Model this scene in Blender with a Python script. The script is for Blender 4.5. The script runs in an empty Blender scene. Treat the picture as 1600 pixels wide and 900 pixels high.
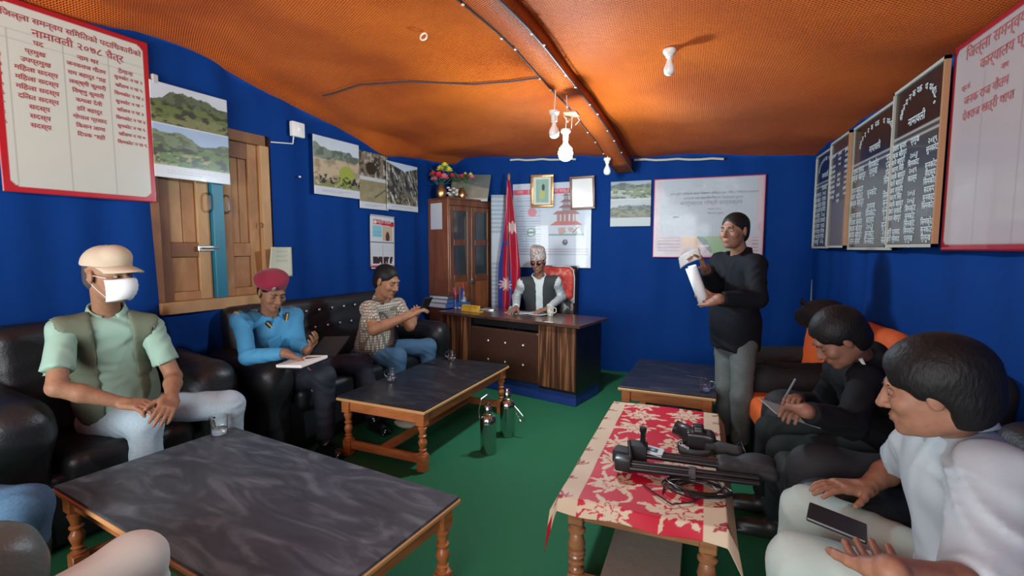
import bpy, bmesh, math, random
import numpy as np
from mathutils import Vector, Matrix, Euler
random.seed(7); rng = np.random.RandomState(7)
SC = bpy.context.scene; COL = SC.collection
R = math.radians

# ------------------------------------------------------------------ camera, world, lights, exposure
CAM_H, FPX, PITCH, YAW = 1.42, 740.0, math.atan(62 / 740.0), R(20)
cd = bpy.data.cameras.new('camera'); cam = bpy.data.objects.new('camera', cd); COL.objects.link(cam)
cd.sensor_width = 36; cd.lens = FPX * 36 / 1600.0; cd.clip_start = .02
cam.location = (0, 0, CAM_H); cam.rotation_euler = (math.pi / 2 - PITCH, 0, YAW)
SC.camera = cam
W = bpy.data.worlds.new('world'); SC.world = W; W.use_nodes = True
bg = W.node_tree.nodes['Background']; bg.inputs[0].default_value = (.75, .85, 1, 1); bg.inputs[1].default_value = 1.0
def area_light(name, loc, rot, sx, sy, power, col):
    l = bpy.data.lights.new(name, 'AREA'); l.shape = 'RECTANGLE'; l.size = sx; l.size_y = sy; l.energy = power; l.color = col
    o = bpy.data.objects.new(name, l); COL.objects.link(o); o.location = loc; o.rotation_euler = rot; return o
# daylight from behind the camera, tilted up towards the ceiling; no doorway is cut
area_light('window_daylight', (-.9, -1.28, 1.45), (R(104), 0, 0), 2.3, 1.6, 78, (.95, .98, 1.0))
area_light('door_daylight', (-2.5, -1.2, 1.25), (R(106), 0, R(-10)), 1.0, 1.6, 72, (.93, .98, 1.0))
SC.view_settings.view_transform = 'Standard'; SC.view_settings.look = 'None'
SC.view_settings.exposure = .35; SC.view_settings.gamma = 1.0

# ------------------------------------------------------------------ helpers
def at(u, v, d):
    """point seen at photo pixel (u, v) at distance d along the view axis"""
    x = (u - 800) / FPX; z = -(v - 450) / FPX
    y2 = math.cos(PITCH) + z * math.sin(PITCH); z2 = -math.sin(PITCH) + z * math.cos(PITCH)
    X = x * math.cos(YAW) - y2 * math.sin(YAW); Y = x * math.sin(YAW) + y2 * math.cos(YAW)
    t = d / y2
    return Vector((X * t, Y * t, CAM_H + z2 * t))
def on(u, v, p, L, far=False):
    """point at pixel (u, v) one bone length L from joint p"""
    c = Vector((0, 0, CAM_H)); r = (at(u, v, 1) - c).normalized(); w = p - c
    b = r.dot(w); disc = b * b - (w.length_squared - L * L)
    if disc <= 0:
        q = c + r * b; return p + (q - p).normalized() * L
    s = math.sqrt(disc); return c + r * (b + s if far else b - s)

MATS = {}
def nt(m): return m.node_tree.nodes, m.node_tree.links
def mat(name, col, rough=.6, metal=0., bump=0., scale=20., coat=0., kind='noise', var=0., spec=.5, trans=0., emit=None, alpha=1, stretch=None, dist=.01, sheen=0):
    if name in MATS: return MATS[name]
    m = bpy.data.materials.new(name); m.use_nodes = True; N, L = nt(m); b = N['Principled BSDF']
    b.inputs['Base Color'].default_value = (*col, 1); b.inputs['Roughness'].default_value = rough; b.inputs['Metallic'].default_value = metal
    b.inputs['Coat Weight'].default_value = coat; b.inputs['Specular IOR Level'].default_value = spec
    b.inputs['Transmission Weight'].default_value = trans; b.inputs['Alpha'].default_value = alpha
    b.inputs['Sheen Weight'].default_value = sheen
    if emit: b.inputs['Emission Color'].default_value = (*emit[0], 1); b.inputs['Emission Strength'].default_value = emit[1]
    if bump or var:
        tc = N.new('ShaderNodeTexCoord'); mp = N.new('ShaderNodeMapping'); L.new(tc.outputs['Object'], mp.inputs[0])
        if stretch: mp.inputs['Scale'].default_value = stretch
        if kind == 'noise':
            t = N.new('ShaderNodeTexNoise'); t.inputs['Scale'].default_value = scale; t.inputs['Detail'].default_value = 6; out = t.outputs[0]
        elif kind == 'voronoi':
            t = N.new('ShaderNodeTexVoronoi'); t.inputs['Scale'].default_value = scale; out = t.outputs[0]
        else:
            t = N.new('ShaderNodeTexWave'); t.inputs['Scale'].default_value = scale; t.inputs['Distortion'].default_value = 6; t.inputs['Detail'].default_value = 3; t.inputs['Detail Scale'].default_value = 1.2; out = t.outputs['Fac'] if 'Fac' in t.outputs else t.outputs[1]
        L.new(mp.outputs[0], t.inputs[0])
        if bump:
            bn = N.new('ShaderNodeBump'); bn.inputs['Strength'].default_value = bump; bn.inputs['Distance'].default_value = dist
            L.new(out, bn.inputs['Height']); L.new(bn.outputs[0], b.inputs['Normal'])
        if var:
            cr = N.new('ShaderNodeValToRGB'); cr.color_ramp.elements[0].position = .3; cr.color_ramp.elements[1].position = .7
            cr.color_ramp.elements[0].color = (*[max(0, c * (1 - var)) for c in col], 1); cr.color_ramp.elements[1].color = (*[min(1, c * (1 + var)) for c in col], 1)
            L.new(out, cr.inputs[0]); L.new(cr.outputs[0], b.inputs['Base Color'])
    MATS[name] = m; return m
def ramp_mat(name, stops, rough, kind, scale, stretch, dist=4., bump=.1, coat=0.):
    if name in MATS: return MATS[name]
    m = bpy.data.materials.new(name); m.use_nodes = True; N, L = nt(m); b = N['Principled BSDF']
    tc = N.new('ShaderNodeTexCoord'); mp = N.new('ShaderNodeMapping'); mp.inputs['Scale'].default_value = stretch; L.new(tc.outputs['Object'], mp.inputs[0])
    if kind == 'wave':
        t = N.new('ShaderNodeTexWave'); t.inputs['Distortion'].default_value = dist; t.inputs['Detail'].default_value = 3
    else:
        t = N.new('ShaderNodeTexNoise'); t.inputs['Detail'].default_value = 6; t.inputs['Distortion'].default_value = dist
    t.inputs['Scale'].default_value = scale; L.new(mp.outputs[0], t.inputs[0])
    cr = N.new('ShaderNodeValToRGB'); e = cr.color_ramp.elements
    e[0].position, e[0].color = stops[0][0], (*stops[0][1], 1); e[1].position, e[1].color = stops[-1][0], (*stops[-1][1], 1)
    for p, c in stops[1:-1]:
        q = e.new(p); q.color = (*c, 1)
    out = t.outputs[0] if kind != 'wave' else t.outputs['Fac']
    L.new(out, cr.inputs[0]); L.new(cr.outputs[0], b.inputs['Base Color']); b.inputs['Roughness'].default_value = rough; b.inputs['Coat Weight'].default_value = coat
    if bump:
        bn = N.new('ShaderNodeBump'); bn.inputs['Strength'].default_value = bump; bn.inputs['Distance'].default_value = .004; L.new(out, bn.inputs['Height']); L.new(bn.outputs[0], b.inputs['Normal'])
    MATS[name] = m; return m
def print_mat(name, rough=.35, coat=.3, spec=.5):
    if name in MATS: return MATS[name]
    m = bpy.data.materials.new(name); m.use_nodes = True; N, L = nt(m); b = N['Principled BSDF']
    a = N.new('ShaderNodeVertexColor'); a.layer_name = 'Col'; L.new(a.outputs[0], b.inputs['Base Color'])
    b.inputs['Roughness'].default_value = rough; b.inputs['Coat Weight'].default_value = coat; b.inputs['Specular IOR Level'].default_value = spec
    MATS[name] = m; return m

def tag(o, label=None, cat=None, group=None, kind=None):
    if label: o['label'] = label
    if cat: o['category'] = cat
    if group: o['group'] = group
    if kind: o['kind'] = kind
    return o
def thing(name, label, cat, loc=(0, 0, 0), rz=0., group=None):
    o = bpy.data.objects.new(name, None); COL.objects.link(o); o.location = loc; o.rotation_euler = (0, 0, rz); o.empty_display_size = .05
    return tag(o, label, cat, group)
def wmat(o):
    m = Matrix.LocRotScale(o.location, o.rotation_euler, o.scale)
    return wmat(o.parent) @ m if o.parent else m
def link(name, me, m, parent=None, world=False, smooth=False, mats=None):
    for k in (mats or [m]): me.materials.append(k)
    if world and parent is not None: me.transform(wmat(parent).inverted())
    if smooth: me.polygons.foreach_set('use_smooth', [True] * len(me.polygons))
    o = bpy.data.objects.new(name, me); COL.objects.link(o); o.parent = parent
    return o
def copy_tree(o, parent=None):
    c = o.copy(); COL.objects.link(c)
    if parent is not None: c.parent = parent
    for ch in list(o.children): copy_tree(ch, c)
    return c

class MB:
    def __init__(s): s.bm = bmesh.new()
    def box(s, c, size, rot=None, bev=0., seg=1):
        r = bmesh.ops.create_cube(s.bm, size=1.0); vs = r['verts']
        M = Matrix.Translation(Vector(c)) @ ((rot.to_4x4() if rot is not None else Matrix.Identity(4))) @ Matrix.Diagonal((*size, 1))
        bmesh.ops.transform(s.bm, matrix=M, verts=vs)
        if bev > 0:
            es = list({e for v in vs for e in v.link_edges})
            bmesh.ops.bevel(s.bm, geom=es, offset=min(bev, min(size) * .45), segments=seg, profile=.6, affect='EDGES')
        return s
    def lathe(s, prof, c=(0, 0, 0), seg=16, rot=None, cap=True):
        M = Matrix.Translation(Vector(c)) @ (rot.to_4x4() if rot is not None else Matrix.Identity(4))
        rings = []
        for r, z in prof:
            if r <= 1e-5: rings.append([s.bm.verts.new(M @ Vector((0, 0, z)))])
            else: rings.append([s.bm.verts.new(M @ Vector((r * math.cos(2 * math.pi * i / seg), r * math.sin(2 * math.pi * i / seg), z))) for i in range(seg)])
        for a, b in zip(rings, rings[1:]):
            for i in range(seg):
                j = (i + 1) % seg
                q = [a[i % len(a)], a[j % len(a)], b[j % len(b)], b[i % len(b)]]
                q2 = []
                [q2.append(x) for x in q if x not in q2]
                if len(q2) >= 3:
                    try: s.bm.faces.new(q2)
                    except ValueError: pass
        if cap:
            if len(rings[0]) > 2: s.bm.faces.new(rings[0][::-1])
            if len(rings[-1]) > 2: s.bm.faces.new(rings[-1])
        return s
    def tube(s, pts, r, seg=8, cap=True, closed=False):
        pts = [Vector(p) for p in pts]; n = len(pts); rs = r if isinstance(r, (list, tuple)) else [r] * n
        rings = []; up = Vector((0, 0, 1)); prev = None
        for i, p in enumerate(pts):
            a = pts[(i - 1) % n] if (closed or i > 0) else p; b = pts[(i + 1) % n] if (closed or i < n - 1) else p
            t = (b - a); t = t.normalized() if t.length > 1e-9 else up
            if prev is None:
                ref = Vector((1, 0, 0)) if abs(t.z) > .9 else up
                nrm = t.cross(ref).normalized()
            else:
                nrm = (prev - t * prev.dot(t)); nrm = nrm.normalized() if nrm.length > 1e-6 else prev
            prev = nrm; bi = t.cross(nrm)
            rings.append([s.bm.verts.new(p + (nrm * math.cos(2 * math.pi * k / seg) + bi * math.sin(2 * math.pi * k / seg)) * rs[i]) for k in range(seg)])
        m = n if closed else n - 1
        for i in range(m):
            a, b = rings[i], rings[(i + 1) % n]
            for k in range(seg):
                s.bm.faces.new((a[k], a[(k + 1) % seg], b[(k + 1) % seg], b[k]))
        if cap and not closed:
            s.bm.faces.new(rings[0][::-1]); s.bm.faces.new(rings[-1])
        return s
    def sphere(s, c, r, sc=(1, 1, 1), seg=12, rings=8, rot=None):
        M = Matrix.Translation(Vector(c)) @ (rot.to_4x4() if rot is not None else Matrix.Identity(4)) @ Matrix.Diagonal((*sc, 1))
        bmesh.ops.create_uvsphere(s.bm, u_segments=seg, v_segments=rings, radius=r, matrix=M); return s
    def poly(s, pts, th=0., n=(0, 0, 1)):
        v = [s.bm.verts.new(Vector(p)) for p in pts]; f = s.bm.faces.new(v)
        if th:
            r = bmesh.ops.extrude_face_region(s.bm, geom=[f]); vv = [x for x in r['geom'] if isinstance(x, bmesh.types.BMVert)]
            bmesh.ops.translate(s.bm, verts=vv, vec=Vector(n) * th)
        return s
    def build(s, name, m, parent=None, smooth=False, world=False, ang=None):
        bmesh.ops.recalc_face_normals(s.bm, faces=s.bm.faces)
        me = bpy.data.meshes.new(name); s.bm.to_mesh(me); s.bm.free()
        o = link(name, me, m, parent, world)
        if smooth:
            try: me.shade_smooth_by_angle(R(ang or 40)) if hasattr(me, 'shade_smooth_by_angle') else me.shade_smooth()
            except Exception: me.polygons.foreach_set('use_smooth', [True] * len(me.polygons))
            me.set_sharp_from_angle(angle=R(ang or 40)) if hasattr(me, 'set_sharp_from_angle') else None
        return o

def pyd(name, V, F, m, parent=None, smooth=True, world=False, cols=None, mats=None):
    me = bpy.data.meshes.new(name); V = np.asarray(V, np.float32); F = np.asarray(F, np.int32)
    me.vertices.add(len(V)); me.vertices.foreach_set('co', V.ravel()); k = F.shape[1]
    me.loops.add(F.size); me.loops.foreach_set('vertex_index', F.ravel()); me.polygons.add(len(F))
    me.polygons.foreach_set('loop_start', np.arange(0, F.size, k, dtype=np.int32)); me.update(calc_edges=True); me.validate()
    if cols is not None:
        a = me.color_attributes.new('Col', 'FLOAT_COLOR', 'POINT'); c = np.ones((len(V), 4), np.float32); c[:, :3] = cols; a.data.foreach_set('color', c.ravel())
    return link(name, me, m, parent, world, smooth, mats)
def grid(nu, nv):
    i = np.arange(nu * nv).reshape(nv, nu); return np.stack([i[:-1, :-1], i[:-1, 1:], i[1:, 1:], i[1:, :-1]], -1).reshape(-1, 4)

# ------------------------------------------------------------------ signed-distance modelling (surface nets)
def C(a, b, ra, rb=None, k=None, flat=None, inter=None): return dict(t='c', a=np.array(a, float), b=np.array(b, float), ra=ra, rb=ra if rb is None else rb, k=k, flat=flat)
def El(c, r, M=None, k=None): return dict(t='e', c=np.array(c, float), r=np.array(r, float), M=np.eye(3) if M is None else np.array(M, float), k=k)
def Bx(c, h, M=None, rd=.02, k=None): return dict(t='b', c=np.array(c, float), r=np.array(h, float), M=np.eye(3) if M is None else np.array(M, float), rd=rd, k=k)
def Cut(p, k=None): p = dict(p); p['sub'] = True; p['k'] = k; return p
def bounds(p):
    if p['t'] == 'c':
        r = max(p['ra'], p['rb']); return np.minimum(p['a'], p['b']) - r, np.maximum(p['a'], p['b']) + r
    e = np.abs(p['M']) @ p['r'] if p['t'] == 'b' else np.sqrt((p['M'] ** 2) @ (p['r'] ** 2)); return p['c'] - e, p['c'] + e
def dist(p, X, Y, Z):
    if p['t'] == 'c':
        a, b = p['a'], p['b']; d = b - a; L2 = max(float(d @ d), 1e-12)
        t = np.clip(((X - a[0]) * d[0] + (Y - a[1]) * d[1] + (Z - a[2]) * d[2]) / L2, 0, 1)
        q = np.sqrt((X - a[0] - t * d[0]) ** 2 + (Y - a[1] - t * d[1]) ** 2 + (Z - a[2] - t * d[2]) ** 2) - (p['ra'] + t * (p['rb'] - p['ra']))
        if p.get('flat'):
            u = d / math.sqrt(L2)
            if p['flat'] in ('b', 'ab'): q = np.maximum(q, (X - b[0]) * u[0] + (Y - b[1]) * u[1] + (Z - b[2]) * u[2])
            if p['flat'] in ('a', 'ab'): q = np.maximum(q, -((X - a[0]) * u[0] + (Y - a[1]) * u[1] + (Z - a[2]) * u[2]))
        return q
    M = p['M']; c = p['c']; dx, dy, dz = X - c[0], Y - c[1], Z - c[2]
    l = [dx * M[0, i] + dy * M[1, i] + dz * M[2, i] for i in range(3)]; r = p['r']
    if p['t'] == 'e':
        k0 = np.sqrt(sum((l[i] / r[i]) ** 2 for i in range(3))); k1 = np.sqrt(sum((l[i] / r[i] ** 2) ** 2 for i in range(3))) + 1e-9
        return k0 * (k0 - 1) / k1
    rd = p['rd']; q = [np.abs(l[i]) - (r[i] - rd) for i in range(3)]
    return np.sqrt(sum(np.maximum(x, 0) ** 2 for x in q)) + np.minimum(np.maximum(q[0], np.maximum(q[1], q[2])), 0) - rd
def sdf(name, prims, h, m, parent=None, k=.03, wr=0., wf=30., world=True, cut=None):
    lo = np.min([bounds(p)[0] for p in prims if not p.get('sub')], 0) - 3 * h - .01; hi = np.max([bounds(p)[1] for p in prims if not p.get('sub')], 0) + 3 * h + .01
    n = np.ceil((hi - lo) / h).astype(int) + 1
    G = [lo[i] + np.arange(n[i]) * h for i in range(3)]; Fd = np.full(n, 1.0, np.float32)
    for p in prims:
        kk = k if p.get('k') is None else p['k']; b0, b1 = bounds(p); mg = kk + 3 * h
        i0 = np.clip(np.floor((b0 - mg - lo) / h).astype(int), 0, n - 1); i1 = np.clip(np.ceil((b1 + mg - lo) / h).astype(int) + 1, 1, n)
        if np.any(i1 <= i0): continue
        X = G[0][i0[0]:i1[0]][:, None, None]; Y = G[1][i0[1]:i1[1]][None, :, None]; Z = G[2][i0[2]:i1[2]][None, None, :]
        d = dist(p, X, Y, Z).astype(np.float32); S = Fd[i0[0]:i1[0], i0[1]:i1[1], i0[2]:i1[2]]
        if p.get('sub'):
            d = -d
            if kk > 0: q = np.maximum(kk - np.abs(S - d), 0) / kk; S[...] = np.maximum(S, d) + q * q * kk * .25
            else: S[...] = np.maximum(S, d)
        elif kk > 0:
            q = np.maximum(kk - np.abs(S - d), 0) / kk; S[...] = np.minimum(S, d) - q * q * kk * .25
        else: S[...] = np.minimum(S, d)
    X, Y, Z = G[0][:, None, None], G[1][None, :, None], G[2][None, None, :]
    if wr:
        wf = wf * 1.8
        wp = np.sin(wf * .21 * (X + 1.7 * Z)) + np.sin(wf * .17 * (Y * 1.3 - Z) + 1.3); w2 = np.sin(wf * .33 * (Y - X) + 2.1)
        f1 = 1 - np.abs(np.sin(wf * .5 * (Z + .45 * X - .2 * Y) + 1.9 * wp)) * 2; f2 = 1 - np.abs(np.sin(wf * .43 * (.5 * Z - X + .6 * Y) + 1.7 * w2 + wp)) * 2
        md = np.clip(.5 + .5 * np.sin(wf * .13 * (X * 1.2 + Y + Z * .8) + w2), 0, 1)
        Fd -= (wr * (f1 * md + f2 * (1 - md) * .8) * .8).astype(np.float32)
    if cut is not None: Fd = np.maximum(Fd, cut(X, Y, Z).astype(np.float32))
    I = Fd < 0; c = np.zeros(np.array(n) - 1, np.int8)
    for a in (0, 1):
        for b in (0, 1):
            for e in (0, 1): c += I[a:n[0] - 1 + a, b:n[1] - 1 + b, e:n[2] - 1 + e]
    act = (c > 0) & (c < 8); idx = np.argwhere(act); num = -np.ones(act.shape, np.int32); num[act] = np.arange(len(idx))
    P = np.zeros((len(idx), 3)); cnt = np.zeros(len(idx))
    off = [(a, b, e) for a in (0, 1) for b in (0, 1) for e in (0, 1)]; val = {o: Fd[idx[:, 0] + o[0], idx[:, 1] + o[1], idx[:, 2] + o[2]] for o in off}
    for o in off:
        for ax in range(3):
            if o[ax]: continue
            o2 = list(o); o2[ax] = 1; o2 = tuple(o2); va, vb = val[o], val[o2]; s = (va < 0) != (vb < 0)
            t = np.where(s, va / np.where(va - vb == 0, 1, va - vb), 0); pt = np.tile(np.array(o, float), (len(idx), 1)); pt[:, ax] += t
            P[s] += pt[s]; cnt += s
    V = lo + (idx + P / cnt[:, None]) * h; Q = []
    for ax in range(3):
        b, e = [i for i in range(3) if i != ax]
        s0 = [slice(None)] * 3; s1 = [slice(None)] * 3; s0[ax] = slice(0, -1); s1[ax] = slice(1, None); s0[b] = s1[b] = slice(1, -1); s0[e] = s1[e] = slice(1, -1)
        A, B = I[tuple(s0)], I[tuple(s1)]; ed = np.argwhere(A != B)
        if not len(ed): continue
        sg = A[ed[:, 0], ed[:, 1], ed[:, 2]]; ed = ed.copy(); ed[:, b] += 1; ed[:, e] += 1
        def cell(db, de):
            q = ed.copy(); q[:, b] -= db; q[:, e] -= de; return num[q[:, 0], q[:, 1], q[:, 2]]
        q = np.stack([cell(1, 1), cell(0, 1), cell(0, 0), cell(1, 0)], 1)
        flip = sg if ax != 1 else ~sg
        q[~flip] = q[~flip][:, ::-1]; Q.append(q)
    Q = np.concatenate(Q); Q = Q[(Q >= 0).all(1)]
    return pyd(name, V, Q, m, parent, True, world)

# ------------------------------------------------------------------ writing and prints
def dev(s):
    out = []
    for ch in s:
        if ch == 'ि' and out:
            j = len(out) - 1
            while j >= 2 and out[j - 1] == '्': j -= 2
            out.insert(j, ch)
        else: out.append(ch)
    return ''.join(out)
def text_mesh(lines, M, bold=0.):
    """lines: (string, x, y, size, align) in the panel's own metres -> one mesh"""
    bm = bmesh.new()
    for s, x, y, size, al in lines:
        c = bpy.data.curves.new('t', 'FONT'); c.body = dev(s); c.size = size; c.align_x = al; c.resolution_u = 1; c.offset = bold
        o = bpy.data.objects.new('t', c); COL.objects.link(o)
        dg = bpy.context.evaluated_depsgraph_get(); me = bpy.data.meshes.new_from_object(o.evaluated_get(dg))
        me.transform(M @ Matrix.Translation((x, y, 0))); bm.from_mesh(me)
        bpy.data.objects.remove(o); bpy.data.curves.remove(c); bpy.data.meshes.remove(me)
    return bm
def lettering(name, lines, M, m, parent, bold=0.):
    bm = text_mesh(lines, M, bold); me = bpy.data.meshes.new(name); bm.to_mesh(me); bm.free(); o = link(name, me, m, parent); o['kind'] = 'stuff'; return o
def vnoise(u, v, s, seed=0):
    r = np.random.RandomState(seed).rand(64, 64); x = u * s; y = v * s; xi = np.floor(x).astype(int); yi = np.floor(y).astype(int); fx = x - xi; fy = y - yi
    fx = fx * fx * (3 - 2 * fx); fy = fy * fy * (3 - 2 * fy); g = lambda a, b: r[a % 64, b % 64]
    return (g(xi, yi) * (1 - fx) + g(xi + 1, yi) * fx) * (1 - fy) + (g(xi, yi + 1) * (1 - fx) + g(xi + 1, yi + 1) * fx) * fy
def fbm(u, v, s, seed=0): return sum(vnoise(u, v, s * 2 ** i, seed + i) / 2 ** (i + 1) for i in range(4)) / .94
def lin(c): c = np.asarray(c, float) / 255.; return np.where(c <= .04045, c / 12.92, ((c + .055) / 1.055) ** 2.4)
def panel(name, w, h, nx, ny, paint, m, parent, th=.004, z=0., curl=None):
    """flat printed sheet, local x right, y up, z towards the viewer; paint(u, v) -> rgb"""
    u, v = np.meshgrid(np.linspace(0, 1, nx), np.linspace(0, 1, ny)); col = paint(u, v)
    zz = z + (curl(u, v) if curl else np.zeros_like(u))
    V = np.stack([(u - .5) * w, (v - .5) * h, zz + th], -1).reshape(-1, 3); F = grid(nx, ny); n = len(V)
    B = V.copy(); B[:, 2] -= th; F2 = F[:, ::-1] + n
    i = np.arange(n).reshape(ny, nx); rim = np.concatenate([i[0, :], i[1:, -1], i[-1, -2::-1], i[-2:0:-1, 0]]); r2 = np.roll(rim, -1)
    side = np.stack([rim, rim + n, r2 + n, r2], 1)
    cols = np.concatenate([col.reshape(-1, 3), np.tile([[.6, .6, .58]], (n, 1))])
    return pyd(name, np.concatenate([V, B]), np.concatenate([F, F2, side]), m, parent, False, cols=cols)
def mix(a, b, t): t = np.clip(t, 0, 1)[..., None]; return np.asarray(a) * (1 - t) + np.asarray(b) * t

LW0 = Vector((-2.8, 5.5, 0)); LWd = Vector((-.53, -4.1, 0)).normalized(); LWn = Vector((-LWd.y, LWd.x, 0)); LWrz = math.atan2(-LWd.y, -LWd.x)
def lw(s, z, off=0.): return LW0 + LWd * s + LWn * off + Vector((0, 0, z))
def wall_thing(name, label, cat, wall, a, z, off=.02, group=None, tilt=0., roll=0.):
    """thing hung on a wall: local x = viewer's right, y = up, z = out of the wall"""
    if wall == 'left': p, rz = lw(a, z, off), LWrz
    elif wall == 'back': p, rz = Vector((a, 5.48 - off, z)), 0.
    else: p, rz = Vector((1.15 - off, a, z)), -math.pi / 2
    o = thing(name, label, cat, p, 0, group)
    o.rotation_euler = (Matrix.Rotation(rz, 3, 'Z') @ Matrix.Rotation(math.pi / 2 + tilt, 3, 'X') @ Matrix.Rotation(roll, 3, 'Z')).to_euler(); return o

# ------------------------------------------------------------------ the room
def blue_cloth():
    m = mat('blue_cloth', (.0015, .036, .19), .75, spec=.12, bump=.25, scale=9, dist=.02); return m
ORANGE = None
def ceil_z(X, Y):
    zl = 2.80 - .34 * np.clip((Y - 2.1) / 2.6, 0, 1) + .03 * np.sin(Y * 3.1); xl = -2.8 - .1293 * (5.5 - Y)
    zr = 2.33 + .0 * Y; t = np.clip((X - xl) / (1.2 - xl), 0, 1)
    back = np.clip((Y - 4.6) / .9, 0, 1); zl = zl * (1 - back) + 2.55 * back; zr = zr * (1 - back) + 2.31 * back
    z = zl * (1 - t) + zr * t + .10 * np.sin(math.pi * t) * (1 - .7 * back)
    return z + .018 * np.sin(2.3 * X + 1.1 * Y) + .012 * np.sin(5.1 * X - 2.2 * Y + 1) + .01 * np.sin(1.7 * X + 6 * Y)
def make_ceiling():
    m = bpy.data.materials.new('orange_mesh_sheet'); m.use_nodes = True; N, L = nt(m); b = N['Principled BSDF']
    tc = N.new('ShaderNodeTexCoord'); mp = N.new('ShaderNodeMapping'); L.new(tc.outputs['UV'], mp.inputs[0])
    # raised diamond net: product of two crossing waves
    w1 = N.new('ShaderNodeTexWave'); w1.bands_direction = 'DIAGONAL'; w1.inputs['Scale'].default_value = 24.; w1.inputs['Distortion'].default_value = .25; w1.inputs['Detail Scale'].default_value = 1.
    mp2 = N.new('ShaderNodeMapping'); mp2.inputs['Scale'].default_value = (1, -1, 1); L.new(tc.outputs['UV'], mp2.inputs[0])
    w2 = N.new('ShaderNodeTexWave'); w2.bands_direction = 'DIAGONAL'; w2.inputs['Scale'].default_value = 24.; w2.inputs['Distortion'].default_value = .25
    mp.inputs['Scale'].default_value = (1, 1, 1)
    L.new(mp.outputs[0], w1.inputs[0]); L.new(mp2.outputs[0], w2.inputs[0])
    mx = N.new('ShaderNodeMath'); mx.operation = 'MAXIMUM'; L.new(w1.outputs['Fac'], mx.inputs[0]); L.new(w2.outputs['Fac'], mx.inputs[1])
    bn = N.new('ShaderNodeBump'); bn.inputs['Strength'].default_value = .8; bn.inputs['Distance'].default_value = .02; L.new(mx.outputs[0], bn.inputs['Height']); L.new(bn.outputs[0], b.inputs['Normal'])
    cr = N.new('ShaderNodeValToRGB'); cr.color_ramp.elements[0].position = .35; cr.color_ramp.elements[0].color = (.50, .062, .005, 1); cr.color_ramp.elements[1].position = .95; cr.color_ramp.elements[1].color = (.95, .21, .018, 1)
    L.new(mx.outputs[0], cr.inputs[0])
    nz = N.new('ShaderNodeTexNoise'); nz.inputs['Scale'].default_value = 1.6; nz.inputs['Detail'].default_value = 3; L.new(tc.outputs['Object'], nz.inputs[0])
    cr2 = N.new('ShaderNodeValToRGB'); cr2.color_ramp.elements[0].position = .35; cr2.color_ramp.elements[0].color = (.72, .62, .6, 1); cr2.color_ramp.elements[1].position = .65; cr2.color_ramp.elements[1].color = (1, 1, 1, 1); L.new(nz.outputs[0], cr2.inputs[0])
    mm = N.new('ShaderNodeMix'); mm.data_type = 'RGBA'; mm.blend_type = 'MULTIPLY'; mm.inputs[0].default_value = 1; L.new(cr.outputs[0], mm.inputs[6]); L.new(cr2.outputs[0], mm.inputs[7]); L.new(mm.outputs[2], b.inputs['Base Color'])
    b.inputs['Roughness'].default_value = .5; b.inputs['Specular IOR Level'].default_value = .2
    nx, ny = 90, 130; t, Y = np.meshgrid(np.linspace(-.008, 1.0, nx), np.linspace(-1.6, 5.49, ny))
    XL = -2.8 - .1293 * (5.5 - Y) + .03; X = XL + (1.18 - XL) * t; Z = ceil_z(X, Y)
    # loose hem hanging down in scallops along the left wall
    hem = np.clip(1 - t / .03, 0, 1); hemz = .035 + .03 * np.abs(np.sin(Y * 2.6)) + .10 * np.exp(-((Y - 4.25) / .28) ** 2)
    Z = Z - hem * hemz; X = X + np.where(hem > 0, .01, 0)
    V = np.stack([X, Y, Z], -1).reshape(-1, 3)
    o = pyd('ceiling', V, grid(nx, ny)[:, ::-1], m); me = o.data; uv = me.uv_layers.new(name='UV'); li = np.zeros(len(me.loops), np.int32); me.loops.foreach_get('vertex_index', li)
    uv.data.foreach_set('uv', np.stack([V[li, 0] * 1.0, V[li, 1] * 1.75], -1).ravel().astype(np.float32)); o['kind'] = 'structure'
make_ceiling()

FLOORM = mat('green_carpet', (.008, .135, .052), .85, bump=.5, scale=260, dist=.004, var=.12)
mb = MB(); mb.box((-1.1, 2.1, -.03), (5.4, 7.6, .06)); tag(mb.build('floor', FLOORM), kind='structure')

def cloth_wall(name, P0, P1, ztop, seed, amp=.02, n=160, hole=None):
    """hanging cloth from P0 to P1; ztop(t) gives the top edge"""
    d = P1 - P0; nrm = Vector((-d.y, d.x, 0)).normalized(); L = d.length; nz = 60
    t, k = np.meshgrid(np.linspace(0, 1, n), np.linspace(0, 1, nz)); x = t * L; r = np.random.RandomState(seed); f = np.zeros_like(x); z = k * ztop
    for i in range(14):
        w = r.uniform(3, 26); f += np.sin(w * x + r.uniform(0, 6) + r.uniform(-.7, .7) * z + .5 * np.sin(z * r.uniform(.5, 2.) + r.uniform(0, 6))) / (1 + w * .12)
    f = f * amp * (.35 + .65 * (1 - np.abs(k - .35)))
    V = np.stack([P0.x + d.x * t + nrm.x * f, P0.y + d.y * t + nrm.y * f, z], -1).reshape(-1, 3)
    Fq = grid(n, nz)
    if hole:
        a0, a1, z0, z1 = hole; c = V[Fq].mean(1); s = np.linalg.norm(c[:, :2] - np.array([P0.x, P0.y]), axis=1)
        Fq = Fq[~((s > a0) & (s < a1) & (c[:, 2] > z0) & (c[:, 2] < z1))]
    o = pyd(name, V, Fq, blue_cloth()); o['kind'] = 'structure'
    return o
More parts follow.
